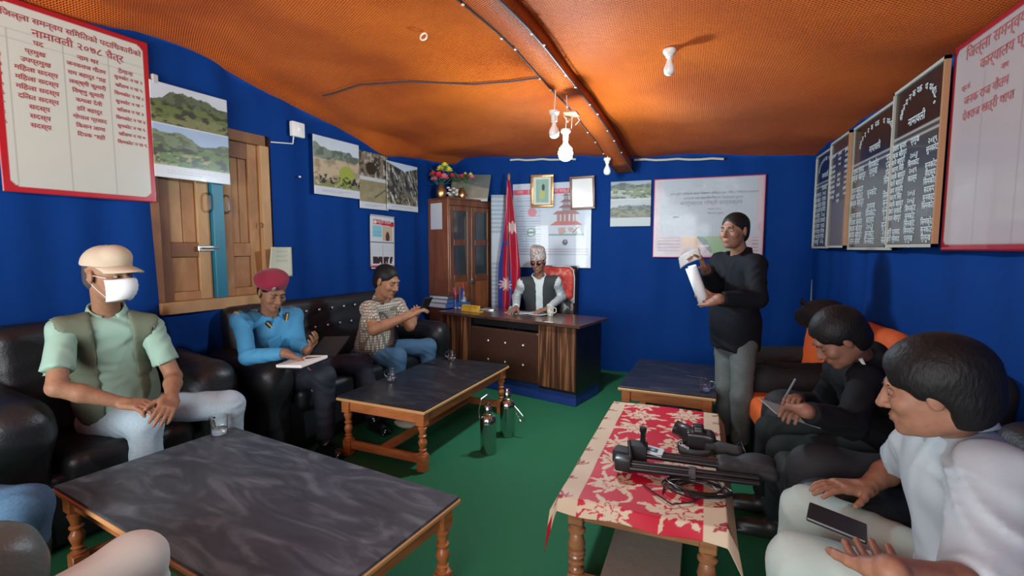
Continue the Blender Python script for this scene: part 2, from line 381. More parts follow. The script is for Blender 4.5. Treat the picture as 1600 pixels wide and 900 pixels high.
# left wall with the shutter opening between s 2.63 and 3.40 (measured from the back corner)
WS0, WS1, WZ0, WZ1 = 2.60, 3.42, 1.0, 2.28
Pn = LW0 + LWd * 7.0
cloth_wall('wall_left', LW0 + LWd * -.05, Pn, 2.95, 3, .011, 260, (WS0, WS1, WZ0, WZ1))
cloth_wall('wall_back', Vector((1.22, 5.5, 0)), Vector((-2.9, 5.5, 0)), 2.62, 5, .012, 200)
cloth_wall('wall_right', Vector((1.18, -1.6, 0)), Vector((1.18, 5.5, 0)), 2.45, 8, .010, 220)
# wall behind the camera, with a window opening letting daylight in
PLAST = mat('plaster', (.45, .42, .36), .9, bump=.3, scale=14)
mb = MB()
mb.box((-1.1, -1.42, .35), (5.2, .1, .7)); mb.box((-1.1, -1.42, 2.7), (5.2, .1, .6)); mb.box((.8, -1.42, 1.55), (1.1, .1, 1.8)); mb.box((-2.9, -1.42, 1.55), (1.3, .1, 1.8))
tag(mb.build('wall_front', PLAST), kind='structure')
mb = MB()
for x in (-2.2, -.95, .25): mb.box((x, -1.40, 1.55), (.06, .08, 1.8))
mb.box((-1., -1.40, .68), (2.5, .1, .06)); mb.box((-1., -1.40, 2.4), (2.5, .1, .06)); tag(mb.build('window_2', mat('pale_wood', (.42, .24, .1), .5, bump=.2, scale=30)), kind='structure')

# shutters in the left wall
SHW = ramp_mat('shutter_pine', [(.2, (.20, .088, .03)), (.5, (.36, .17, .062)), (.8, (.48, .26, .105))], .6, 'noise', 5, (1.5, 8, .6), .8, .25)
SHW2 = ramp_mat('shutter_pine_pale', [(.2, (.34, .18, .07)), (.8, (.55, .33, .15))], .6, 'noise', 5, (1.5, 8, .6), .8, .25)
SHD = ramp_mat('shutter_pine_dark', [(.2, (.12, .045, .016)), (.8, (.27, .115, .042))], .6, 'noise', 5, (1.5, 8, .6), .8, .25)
TEAL = mat('teal_paint', (.01, .16, .24), .45)
STEEL = mat('steel', (.62, .6, .57), .3, 1.)
win = bpy.data.objects.new('window_1', None); COL.objects.link(win); win.location = lw((WS0 + WS1) / 2, 0, -.05)
win.rotation_euler = (0, 0, LWrz); win['kind'] = 'structure'
# local: x to the viewer's right, y into the wall, z up
def lb(name, x0, x1, z0, z1, y, th, m, bev=.003):
    mb = MB(); mb.box(((x0 + x1) / 2, y, (z0 + z1) / 2), (x1 - x0, th, z1 - z0), bev=bev); return mb.build(name, m, win)
hw = (WS1 - WS0) / 2
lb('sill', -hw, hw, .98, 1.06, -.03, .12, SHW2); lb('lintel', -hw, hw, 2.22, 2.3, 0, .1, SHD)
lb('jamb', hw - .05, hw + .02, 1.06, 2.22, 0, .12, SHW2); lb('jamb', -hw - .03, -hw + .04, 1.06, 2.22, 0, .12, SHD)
lb('gap_seal', hw + .01, hw + .09, .95, 2.35, .035, .09, SHD); lb('gap_seal', -hw - .09, -hw - .01, .95, 2.35, .035, .09, SHD)  # added boards, mostly unseen, sealing the wall gap against sky light
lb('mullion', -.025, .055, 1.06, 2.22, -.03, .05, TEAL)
lb('back_board', -hw - .12, hw + .12, .9, 2.4, .085, .02, SHD)  # added behind the shutters to keep sky light from leaking in
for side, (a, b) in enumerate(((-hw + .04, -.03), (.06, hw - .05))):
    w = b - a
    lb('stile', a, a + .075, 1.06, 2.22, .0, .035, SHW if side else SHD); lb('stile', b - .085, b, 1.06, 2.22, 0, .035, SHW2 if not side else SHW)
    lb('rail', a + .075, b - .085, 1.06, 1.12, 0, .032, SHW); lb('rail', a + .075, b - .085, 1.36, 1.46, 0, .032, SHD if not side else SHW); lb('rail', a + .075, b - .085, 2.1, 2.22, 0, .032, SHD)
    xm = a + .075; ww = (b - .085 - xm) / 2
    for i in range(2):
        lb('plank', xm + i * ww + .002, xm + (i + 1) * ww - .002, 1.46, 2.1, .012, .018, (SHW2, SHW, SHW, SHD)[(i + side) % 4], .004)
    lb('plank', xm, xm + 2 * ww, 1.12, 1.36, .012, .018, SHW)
for x in (-.055, .09):
    mb = MB(); mb.tube([(x, -.03, 1.68), (x, -.065, 1.70), (x, -.065, 1.79), (x, -.03, 1.81)], .008, 8); mb.build('handle', STEEL, win, True)
mb = MB(); mb.box((-.07, -.04, 1.42), (.13, .012, .035), bev=.003); mb.tube([(-.12, -.055, 1.42), (0, -.055, 1.42)], .007, 8); mb.build('latch', STEEL, win)
mb = MB(); mb.tube([(.34, -.04, 1.62), (.345, -.07, 1.60), (.34, -.04, 1.58)], .005, 6); mb.build('hook', STEEL, win)

# ceiling beam with the nailed strip and its cables
ORP = mat('orange_sheet_plain', (.62, .13, .025), .45, bump=.4, scale=60, var=.15, dist=.01)
def beam_pt(y): return Vector((-.93 + .085 * (y - 1.87), y, 0))
def bz(y): return float(ceil_z(np.array(-.85), np.array(y))) - .0
bp = [beam_pt(y) + Vector((0, 0, bz(y) - .045 - .085 * max(0, y - 3.9))) for y in np.linspace(-1.3, 5.25, 24)]
def strip(name, pts, w, h, m, kind=None, dx=0., dz=0.):
    V = []; 
    for p in pts: V += [(p.x - w / 2 + dx, p.y, p.z - h / 2 + dz), (p.x + w / 2 + dx, p.y, p.z - h / 2 + dz), (p.x + w / 2 + dx, p.y, p.z + h / 2 + dz), (p.x - w / 2 + dx, p.y, p.z + h / 2 + dz)]
    F = []
    for i in range(len(pts) - 1):
        for k in range(4): F.append((4 * i + k, 4 * i + (k + 1) % 4, 4 * i + 4 + (k + 1) % 4, 4 * i + 4 + k))
    F.append((0, 3, 2, 1)); n = 4 * (len(pts) - 1); F.append((n, n + 1, n + 2, n + 3))
    o = pyd(name, V, F, m, None, False)
    if kind: o['kind'] = kind
    return o
beam = strip('trim_1', bp, .17, .10, bpy.data.materials['orange_mesh_sheet'], 'structure')
me = beam.data; uv = me.uv_layers.new(name='UV'); li = np.zeros(len(me.loops), np.int32); me.loops.foreach_get('vertex_index', li); vv = np.zeros(len(me.vertices) * 3); me.vertices.foreach_get('co', vv); vv = vv.reshape(-1, 3)
uv.data.foreach_set('uv', np.stack([vv[li, 0] + vv[li, 2], vv[li, 1] * 1.75], -1).ravel().astype(np.float32))
WIREM = mat('dark_wire', (.05, .04, .05), .5); WHITEP = mat('white_plastic', (.8, .78, .72), .4); NAILM = mat('nail_head', (.85, .75, .65), .3)
for dx, lab in ((-.075, 'thin cable clipped along the left edge of the orange ceiling beam'), (.095, 'thicker cable clipped along the right edge of the orange ceiling beam')):
    t = thing('ceiling_cable', lab, 'cable', bp[8])
    mb = MB(); mb.tube([p + Vector((dx + .006 * math.sin(i * 1.7), 0, -.056)) for i, p in enumerate(bp)], .006 if dx > 0 else .004, 6); mb.build('wire', WIREM, t, True, world=True)
    for i in range(1, 22):
        p = bp[i] + Vector((dx, .07 * math.sin(i * 3), -.062)); mb = MB(); mb.sphere(p, .0085, (1, 1, .6), 8, 5); mb.build('clip', NAILM, t, True, world=True)
wire_y = [at(505, 182, 3.9), at(520, 172, 3.85), at(560, 166, 3.7), at(640, 159, 3.55), at(740, 153, 3.5), at(800, 151, 3.45), at(830, 160, 3.4), at(860, 172, 3.35)]
wire_y = [Vector((p.x, p.y, float(ceil_z(np.array(p.x), np.array(p.y))) - .012)) for p in wire_y]
mb = MB(); mb.tube(wire_y, .006, 6); tag(mb.build('ceiling_cable', WIREM, None, True), 'loose dark cable sagging under the ceiling from the left wall to the lamps', 'cable')

# lamps
def lamp(label, top, dz, lit=None, r=.032, hold=.06, tilt=(0, 0, 0)):
    t = thing('light_bulb', label, 'lamp', top, 0); t.rotation_euler = tilt
    zc = float(ceil_z(np.array(top[0]), np.array(top[1]))) - top[2]
    if zc > .02: mb = MB(); mb.tube([(0, 0, 0), (.008, 0, zc * .5), (0, 0, zc)], .004, 6); mb.build('cord', WHITEP, t, True)
    mb = MB(); mb.lathe([(.035, .012), (.037, 0), (.03, -.012), (.022, -.02), (.02, -hold)], (0, 0, 0), 16); mb.build('holder', WHITEP, t, True)
    z = -hold
    mb = MB(); mb.lathe([(.013, z), (.014, z - .015), (.018, z - .03), (r * .85, z - .03 - r * .6), (r, z - .03 - r * 1.25), (r * .86, z - .03 - r * 1.9), (r * .5, z - .03 - r * 2.2), (0, z - .03 - r * 2.3)], (0, 0, 0), 20, cap=False)
    mb.build('bulb', mat('bulb_lit', (1, 1, 1), .3, emit=((.86, .95, 1.0), lit)) if lit else mat('bulb_off', (.85, .85, .82), .25, emit=None), t, True)
    return t
lp = at(884, 205, 3.45)
lamp('lit white bulb blazing under the ceiling beam, lower of the pair', lp, 0, 120., .052)
lamp('unlit white bulb hanging beside and above the blazing one', at(866, 176, 3.35), 0, None, .036)
lamp('small unlit bulb hanging near the back wall right of the beam end', at(949, 249, 4.75), 0, None, .036, .04)
q = at(1046, 97, 2.75); q.z = float(ceil_z(np.array(q.x), np.array(q.y))) - .01
lamp('white bulb on a round base alone on the right half of the ceiling', q, 0, None, .030, .03)
pl = bpy.data.lights.new('bulb_light', 'POINT'); pl.energy = 72; pl.color = (.62, .86, 1.0); pl.shadow_soft_size = .05
plo = bpy.data.objects.new('bulb_light', pl); COL.objects.link(plo); plo.location = lp + Vector((.0, 0, -.24))
t = thing('lamp_rosette', 'pale wooden lamp block fixed on the beam between the two close bulbs', 'lamp base', at(893, 178, 3.4))
mb = MB(); mb.box((0, 0, 0), (.09, .12, .018), bev=.004); mb.build('block', mat('pale_wood2', (.6, .33, .15), .5), t)
mb = MB(); mb.tube([(-.05, -.02, -.01), (-.02, -.03, -.06), (.01, -.02, -.03), (.0, 0, -.10)], .003, 6); mb.tube([(.03, .0, -.01), (.06, -.01, -.05), (.03, -.01, -.08)], .0025, 6); mb.build('wire', WHITEP, t, True)
hk = at(663, 130, 2.9); hk.z = float(ceil_z(np.array(hk.x), np.array(hk.y))) - .03
mb = MB(); ring = [(hk.x + .022 * math.cos(a), hk.y + .006 * math.sin(a), hk.z + .022 * math.sin(a)) for a in np.linspace(0, 2 * math.pi, 14)[:-1]]; mb.tube(ring, .005, 6, closed=True)
tag(mb.build('ceiling_ring', NAILM, None, True), 'small pale ring screwed in the ceiling left of the beam', 'hook')

# ------------------------------------------------------------------ boards, photographs and papers on the walls
PR = print_mat('glossy_print', .3, .35); PRM = print_mat('matt_print', .6, 0.)
REDINK = mat('red_lettering', tuple(lin((165, 62, 66))), .5); DARKINK = mat('dark_lettering', tuple(lin((70, 60, 70))), .5); WHITEINK = mat('white_lettering', tuple(lin((205, 215, 215))), .5)
PINKINK = mat('faded_red_lettering', tuple(lin((170, 85, 85))), .5)
def rbox(u, v, w, h, m, rd):
    x = np.abs((u - .5) * w) - (w / 2 - m - rd); y = np.abs((v - .5) * h) - (h / 2 - m - rd)
    return np.hypot(np.maximum(x, 0), np.maximum(y, 0)) + np.minimum(np.maximum(x, y), 0) - rd
def tx(p, dz=.0008): return Matrix.Translation((0, 0, p + dz))
# big red bordered board, left wall
W1, H1 = .70, .985
bd = wall_thing('notice_board', 'large white board with red border and rows of red writing on the left wall', 'board', 'left', 3.76, 2.205, .03)
def p1(u, v):
    c = mix(lin((188, 190, 178)), lin((205, 203, 188)), v); d = rbox(u, v, W1, H1, .028, .05)
    for x in (.085, .40, .70): c = mix(c, lin((150, 150, 140)), (np.abs(u - x) < .0035) * (v < .84) * .7)
    for y in (.84, .79): c = mix(c, lin((165, 165, 155)), (np.abs(v - y) < .002) * .5)
    return mix(c, lin((172, 24, 34)), d > 0)
panel('face', W1, H1, 130, 150, p1, PR, bd, .012)
L = [('जिल्ला समन्वय समितिको पदाधिकारीको', 0, .395, .042, 'CENTER'), ('नामावली २०७८ चैत्र', .01, .330, .054, 'CENTER'), ('पद', -.17, .285, .036, 'CENTER'), ('नाम थर', .04, .275, .036, 'CENTER'), ('ठेगाना', .22, .262, .034, 'CENTER')]
posts = ['प्रमुख', 'उपप्रमुख', 'महिला सदस्य', 'महिला सदस्य', 'महिला सदस्य', 'दलित सदस्य', 'सदस्य', 'सदस्य', 'सदस्य']
nm = ['जनकराज गौतम', 'राम बहादुर शाह', 'लक्ष्मी कुमारी', 'विष्णु कुमारी', 'कमला देवी', 'हरि बहादुर', 'गोपाल प्रसाद', 'किसन लामा', 'दिपक शाही']
for i in range(9):
    y = .235 - i * .0475
    L += [('१२३४५६७८९'[i], -.322, y, .024, 'CENTER'), (posts[i], -.185, y, .034, 'CENTER'), (nm[i], .032, y - .004, .031, 'CENTER'), ('%s न पा %s' % (('सुनकोट', 'खाँडाच', 'सिमकोट')[i % 3], '२५८१३४६७९'[i]), .235, y - .008, .0265, 'CENTER')]
lettering('lettering', L, tx(.013), REDINK, bd, .0006)
# small bracket beside it
mb = MB(); mb.box(lw(3.38, 2.49, .035), (.03, .035, .06), bev=.004); tag(mb.build('wall_clip', mat('grey_plastic', (.5, .48, .45), .5)), 'small grey clip between the red bordered board and the mountain photographs', 'clip')

def hills(u, v, seed, sky, far, near, ground, hz=.6, amp=.2, dark=(40, 50, 40)):
    n = fbm(u, v * .0 + .3, 3.2, seed); ridge = hz + amp * (n - .5) * 2; r2 = hz - .2 + amp * (fbm(u, u * 0 + .7, 4, seed + 9) - .5)
    tex = fbm(u, v, 12, seed + 3)
    c = mix(sky, np.array(sky) * .8, fbm(u, v, 3, seed + 5)); c = mix(c, far, (v < ridge) * 1.); c = mix(c, np.array(far) * .45, (v < ridge) * (tex > .5) * .8)
    c = mix(c, near, (v < r2) * 1.); c = mix(c, lin(dark), (v < r2) * np.clip((tex - .42) * 6, 0, 1)); c = mix(c, ground, (v < r2 - .15) * (fbm(u, v, 9, seed + 7) > .55) * .8)
    return c
def capt(u, v, c, y0=.13):
    c = mix(c, lin((200, 202, 205)), v < y0); c = mix(c, lin((140, 140, 150)), (np.abs(v - y0 * .62) < .006) * (u > .15) * (u < .8) * (np.sin(u * 160) > -.4) * .7)
    return mix(c, lin((140, 140, 150)), (np.abs(v - y0 * .42) < .006) * (u > .15) * (u < .6) * .5)
# photo panel 1: two pictures one above the other
ph = wall_thing('photo_print', 'photo panel of two green hill views beside the red bordered board', 'photograph', 'left', 3.17, 2.18, .04, None, 0, .0)
def pp1(u, v):
    a = hills(u, (v - .57) / .43, 11, lin((205, 212, 215)), lin((85, 98, 70)), lin((92, 108, 55)), lin((120, 125, 80)), .72, .32)
    b = hills(u, (v - .13) / .44, 23, lin((160, 185, 210)), lin((110, 125, 95)), lin((85, 115, 55)), lin((150, 150, 95)), .68, .22)
    c = np.where((v > .57)[..., None], a, b); c = mix(c, lin((210, 215, 215)), np.abs(v - .57) < .006); return capt(u, v, c)
panel('face', .49, .60, 90, 110, pp1, PR, ph, .008)
ph = wall_thing('photo_print', 'photo panel of a crowd below a dusty hillside, first of three in a row', 'photograph', 'left', 1.91, 2.15, .03, 'photographs in a row on the left wall')
def pp2(u, v):
    c = hills(u, (v - .14) / .86, 31, lin((205, 215, 220)), lin((120, 135, 120)), lin((185, 165, 135)), lin((185, 165, 135)), .78, .15, (150, 135, 110))
    c = mix(c, lin((150, 160, 70)), (np.hypot((u - .7) * 1.1, (v - .36)) < .2) * 1.); c = mix(c, lin((110, 125, 55)), (v < .3) * (fbm(u, v, 14, 4) > .45) * .8)
    c = mix(c, lin((50, 45, 60)), (np.abs(v - .28 - .03 * np.sin(u * 30)) < .07) * (fbm(u, v, 26, 6) > .56) * 1.); return capt(u, v, c, .14)
panel('face', .53, .51, 80, 80, pp2, PR, ph, .008)
ph = wall_thing('photo_print', 'narrow photo panel of rubble and brown slopes, middle of three in a row', 'photograph', 'left', 1.44, 2.09, .025, 'photographs in a row on the left wall')
def pp3(u, v):
    a = mix(lin((120, 110, 90)), lin((60, 60, 50)), (fbm(u, v, 9, 41) > .5) * 1.); a = mix(a, lin((175, 165, 150)), (fbm(u, v, 20, 42) > .62) * .9); a = mix(a, lin((50, 45, 35)), np.hypot(u - .4, (v - .72) * 1.6) < .18)
    b = mix(lin((165, 150, 115)), lin((125, 115, 80)), fbm(u, v * 3, 7, 43)); b = mix(b, lin((205, 205, 205)), (v > .5) * .8); b = mix(b, lin((90, 85, 65)), (np.abs(v - .25 - .4 * (u - .6)) < .015) * (u > .5))
    c = np.where((v > .56)[..., None], a, b); return capt(u, v, c, .12)
panel('face', .40, .555, 60, 80, pp3, PR, ph, .006)
ph = wall_thing('photo_print', 'photo panel of a rocky gorge, last of three in a row near the cabinet', 'photograph', 'left', 1.03, 2.075, .045, 'photographs in a row on the left wall')
def pp4(u, v):
    c = mix(lin((105, 100, 85)), lin((55, 55, 50)), (fbm(u * 2.2 + v, v - u, 7, 51) > .5) * 1.); c = mix(c, lin((190, 190, 185)), (fbm(u * 3 + v * 1.4, v * .8, 9, 52) > .66) * 1.)
    c = mix(c, lin((190, 205, 215)), (v > .84 - .25 * np.abs(u - .55) * -1) * (v > .8)); c = mix(c, lin((150, 130, 60)), (v < .32) * (fbm(u, v, 15, 53) > .6) * .7); return capt(u, v, c, .12)
panel('face', .50, .50, 70, 70, pp4, PR, ph, .008)
# calendar
ca = wall_thing('wall_calendar', 'tall wall calendar with a red heading above the man in the checked shirt', 'calendar', 'left', 1.345, 1.48, .03, None, 0, R(-1.5))
def pc(u, v):
    c = np.broadcast_to(lin((200, 205, 205)), u.shape + (3,)); c = mix(c, lin((185, 30, 40)), (np.abs(v - .875 + .03 * (u - .5)) < .045) * (u > .12)); c = mix(c, lin((225, 200, 200)), (np.hypot((u - .2) * .6, v - .88) < .035) * 1.)
    c = mix(c, lin((90, 175, 190)), (u > .1) * (u < .47) * (v > .6) * (v < .82) * (.55 + .45 * (np.sin(v * 220) > -.2))); c = mix(c, lin((190, 165, 140)), (u > .5) * (u < .93) * (v > .53) * (v < .82)); c = mix(c, lin((80, 50, 40)), (np.hypot((u - .72) * 1.2, (v - .6) * .9) < .1) * (v > .53) * 1.)
    c = mix(c, lin((100, 110, 130)), (np.abs(v - .5) < .007) * 1.); c = mix(c, lin((110, 115, 130)), (np.abs(u - .5) < .02) * (v < .48) * (v > .25) * (np.sin(v * 300) > 0)); c = mix(c, lin((165, 170, 175)), (v < .47) * (v > .26) * (np.sin(v * 170) > .3) * .4)
    c = mix(c, lin((55, 28, 32)), (v < .23) * (v > .1) * (np.abs(u - .5) > .02) * (np.abs(u - .5) < .42) * (fbm(u, v, 12, 61) > .33)); return mix(c, lin((175, 40, 50)), (v < .065) * (v > .02) * (fbm(u, v, 30, 3) > .3) * 1.)
panel('sheet', .345, .54, 60, 90, pc, PRM, ca, .003, curl=lambda u, v: .012 * (1 - v) ** 2)
lettering('lettering', [('राष्ट्रिय पत्रिका', .02, .195, .036, 'CENTER')], tx(.005), WHITEINK, ca)
mb = MB(); mb.box((0, .27, .006), (.35, .014, .01)); mb.build('hanger', mat('bright_tin', (.7, .7, .68), .35, .8), ca)
mb = MB(); mb.box((.01, -.0, -.004), (.36, .5, .002)); mb.build('under_sheet', mat('paper_pink', tuple(lin((200, 165, 165))), .7), ca)
# switch and thin pipe, paper near the officer's beret
sw = wall_thing('switch_box', 'white switch box on the left wall above the shutter corner', 'switch', 'left', 2.34, 2.40, .03)
mb = MB(); mb.box((0, 0, .02), (.12, .12, .04), bev=.008, seg=2); mb.build('case', WHITEP, sw, True); mb = MB(); mb.box((.01, 0, .042), (.03, .04, .01), bev=.003); mb.build('rocker', WHITEP, sw)
mb = MB(); mb.tube([(-.03, -.06, .01), (-.04, -.12, .01), (-.12, -.13, .012), (-.24, -.145, .012)], .005, 6); mb.build('wire', WHITEP, sw, True)
mb = MB(); mb.sphere((.02, -.38, .006), .012, (1, .7, .5)); mb.build('nail', NAILM, sw, True)
pa = wall_thing('paper_sheet', 'curled pale paper on the left wall behind the maroon beret', 'paper', 'left', 2.55, 1.31, .05)
panel('sheet', .22, .24, 14, 14, lambda u, v: mix(lin((205, 205, 180)), lin((150, 165, 140)), ((np.sin(v * 40) > .4) * (u > .25) * (u < .8)) * .5), PRM, pa, .002, curl=lambda u, v: .05 * (1 - u) ** 2 * (v))

# ---- back wall
bn = wall_thing('banner', 'large printed banner of text and a tiered pagoda behind the desk', 'banner', 'back', -1.5, 1.69, .01)
BW_, BH = .96, 1.0
def pb(u, v):
    c = np.broadcast_to(lin((196, 205, 214)), u.shape + (3,)); c = mix(c, lin((215, 90, 110)), (np.abs(v - .90) < .032) * 1.)
    ln = (np.sin(v * 2 * math.pi * 33) > .35); c = mix(c, lin((140, 150, 175)), ln * (u > .03) * (u < .37) * (v < .84) * (v > .16) * (fbm(u * 8, np.floor(v * 33), 3, 5) > .28) * .65)
    c = mix(c, lin((150, 120, 150)), ln * (u > .03) * (u < .97) * (v < .24) * (v > .15) * .55); c = mix(c, lin((205, 130, 140)), np.hypot((u - .26) * .96, v - .66) < .055)
    g = np.hypot((u - .245) * .96, v - .42); c = mix(c, lin((90, 150, 120)), g < .052); c = mix(c, lin((215, 222, 225)), (g < .040) * 1.); c = mix(c, lin((120, 150, 135)), (g < .040) * (np.abs(v - .42) < .015))
    x = (u - .69) * .96; m2 = np.abs(x) < .115; c = mix(c, lin((172, 128, 118)), m2 * (v > .52) * (v < .67) * (np.sin(x * 120) > -.6)); c = mix(c, lin((188, 110, 105)), (np.abs(x) < .20 - (v - .50) * 1.6) * (v > .50) * (v < .55)); c = mix(c, lin((165, 115, 110)), (np.abs(x) < .15 - (v - .64) * 1.4) * (v > .63) * (v < .67))
    for i, (y, ww) in enumerate(((.70, .10), (.77, .075), (.84, .055), (.90, .04))): c = mix(c, lin((150, 100, 105)), (np.abs(x) < ww - (v - y) * 1.6) * (v > y) * (v < y + .035)); c = mix(c, lin((150, 150, 150)), (np.abs(x) < ww * .5) * (v > y - .035) * (v <= y))
    c = mix(c, lin((120, 155, 145)), (np.abs(x) < .21) * (np.abs(v - .39) < .012)); c = mix(c, lin((190, 160, 145)), (np.abs(x) < .15) * (v > .40) * (v < .47) * (fbm(u, v, 20, 8) > .5)); c = mix(c, lin((70, 60, 70)), (np.abs(x - .12 - (v - .45)) < .008) * (v > .41) * (v < .48))
    e = np.hypot(x + .01, v - .30); c = mix(c, lin((90, 95, 100)), (e < .034) * (e > .018)); c = mix(c, lin((110, 90, 100)), (e < .018) * (fbm(u, v, 60, 8) > .5)); return c
panel('sheet', BW_, BH, 150, 150, pb, PR, bn, .003, curl=lambda u, v: .006 * np.sin(u * 9))
lettering('heading', [('सेवा पाई कार्यालय', -.25, .385, .05, 'CENTER'), ('को काम र सेवा', .17, .385, .05, 'CENTER')], tx(.008), mat('pale_lettering', tuple(lin((235, 190, 195))), .5), bn)
GOLD = mat('gold_frame', (.55, .28, .1), .25, .6, bump=.2, scale=40); WOODF = mat('brown_frame', (.22, .1, .05), .35)
GLAZE = mat('picture_glaze', (.02, .02, .02), .05, coat=1)
def frame(label, x, z, w, h, fm, paint, roll=0., fw=.03):
    f = wall_thing('picture_frame', label, 'picture', 'back', x, z, .07, 'framed pictures above the desk', R(4), roll)
    for (cx, cy, sx, sy) in ((0, h / 2 - fw / 2, w, fw), (0, -h / 2 + fw / 2, w, fw), (w / 2 - fw / 2, 0, fw, h - 2 * fw), (-w / 2 + fw / 2, 0, fw, h - 2 * fw)):
        mb = MB(); mb.box((cx, cy, .012), (sx, sy, .026), bev=.006, seg=2); mb.build('frame_rail', fm, f, True)
    panel('picture', w - 1.6 * fw, h - 1.6 * fw, 40, 50, paint, print_mat('glazed_print', .12, .8), f, .006)
def fp1(u, v):
    c = np.broadcast_to(lin((215, 218, 205)), u.shape + (3,)); c = mix(c, lin((150, 180, 160)), (np.abs(u - .5) < .33) * (np.abs(v - .5) < .40)); c = mix(c, lin((185, 190, 110)), np.hypot((u - .5) * .9, (v - .38) * .75) < .13); return mix(c, lin((70, 80, 80)), np.hypot((u - .55), (v - .62) * .7) < .085)
def fp2(u, v):
    c = np.broadcast_to(lin((232, 228, 222)), u.shape + (3,)); c = mix(c, lin((120, 90, 80)), (np.maximum(np.abs(u - .5) - .46, np.abs(v - .5) - .465) > 0)); return mix(c, lin((205, 205, 200)), np.hypot((u - .25) * .8, (v - .4) * .6) < .09)
frame('gold framed picture of a figure in yellow, left of two frames above the desk', -1.59, 2.09, .275, .375, GOLD, fp1, R(-1))
frame('brown framed pale picture, right of two frames above the desk', -1.115, 2.05, .285, .37, WOODF, fp2, R(1.2), .022)
ph = wall_thing('photo_print', 'small photo panel of two grey landscape views left of the map poster', 'photograph', 'back', -.585, 1.915, .01)
def pp5(u, v):
    a = hills(u, (v - .64) / .36, 71, lin((170, 180, 185)), lin((120, 130, 125)), lin((140, 150, 120)), lin((190, 190, 180)), .8, .15, (100, 110, 90)); b = hills(u, (v - .2) / .38, 75, lin((200, 205, 205)), lin((130, 140, 135)), lin((150, 150, 130)), lin((160, 150, 120)), .72, .3, (110, 120, 110))
    c = np.where((v > .61)[..., None], a, b); c = mix(c, lin((205, 210, 208)), np.abs(v - .6) < .02); return mix(c, lin((200, 208, 205)), v < .2)
panel('face', .44, .50, 60, 70, pp5, PRM, ph, .006)
mp_ = wall_thing('map_poster', 'wide poster in clear plastic with a red edge and coloured map behind the standing man', 'poster', 'back', .21, 1.745, .01)
MW, MH = 1.09, .85
def pm(u, v):
    c = np.broadcast_to(lin((172, 178, 184)), u.shape + (3,)); fr = np.maximum(np.abs(u - .5) - .43, -(v - .27)); c = mix(c, lin((196, 165, 168)), (fr > 0) * 1.)
    lnn = (np.sin(v * 2 * math.pi * 24 + 1) > .3); c = mix(c, lin((120, 85, 95)), lnn * (v < .25) * (v > .05) * ((u < .26) * (u > .045) + (u > .9) * (u < .96)) * .8)
    n = .04 * np.sin(u * 40) + .03 * np.sin(u * 23 + v * 20); c = mix(c, lin((214, 160, 95)), (v < .27) * (v > .13 + n * .5) * (u > .28) * (u < .42)); c = mix(c, lin((38, 95, 75)), (v < .27) * (u > .415) * (u < .56 + n) * (v > .27 - (u - .40) * 1.5) * (v > .06))
    c = mix(c, lin((120, 160, 75)), (v < .27) * (u > .49 + n * .7 + (.2 - v) * .35) * (u < .84) * (v > .045 + n * .3)); c = mix(c, lin((225, 225, 210)), (np.abs(v - .145) < .012) * (u > .42) * (u < .52) * (np.sin(u * 330) > -.2))
    return mix(c, lin((185, 50, 80)), (np.maximum(np.abs(u - .5) * MW - (MW / 2 - .012), np.abs(v - .5) * MH - (MH / 2 - .012)) > 0))
panel('sheet', MW, MH, 180, 130, pm, PR, mp_, .003)
lettering('heading', [('आज कृषि क्षेत्रको संकट निवारण अभियान तथा जैविक विविधता संरक्षण', .05, .245, .032, 'CENTER'), ('समन्वय तथा स्थानीय विकास कार्यालय हुम्ला', .05, .195, .034, 'CENTER'), ('कार्यशाला गोष्ठी कार्यक्रम', .03, .135, .058, 'CENTER'), ('फागुन २०७८', .07, .08, .028, 'CENTER'), ('सिमकोट हुम्ला', .08, .035, .028, 'CENTER'), ('स्थान', -.31, .0, .03, 'CENTER')], tx(.009), mat('grey_lettering', tuple(lin((105, 110, 125))), .5), mp_)
sheet = mat('clear_plastic', (.9, .93, .95), .12, spec=.8, alpha=.22, bump=.5, scale=5, dist=.03)
V = [((x - .5) * 1.04, (y - .5) * .80, .014 + .012 * math.sin(7 * x + 2 * y) * math.sin(3 + 5 * y)) for y in np.linspace(0, 1, 30) for x in np.linspace(0, 1, 40)]
pyd('plastic_cover', V, grid(40, 30), sheet, mp_)
# pale strip of paper along the top of the back wall, white cornice scraps
for x0, x1, z in ((-.55, .35, 2.385), (-2.0, -1.2, 2.475)):
    mb = MB(); mb.tube([(x0 + (x1 - x0) * i / 8, 5.43, z + .006 * math.sin(i * 2) - (x0 + (x1 - x0) * i / 8 - x0) * .05) for i in range(9)], .012, 6)
    tag(mb.build('pale_batten', mat('batten', (.6, .55, .42), .6)), 'pale batten along the top of the back wall, %s' % ('above the map poster' if x0 > -1 else 'above the pagoda banner'), 'batten')

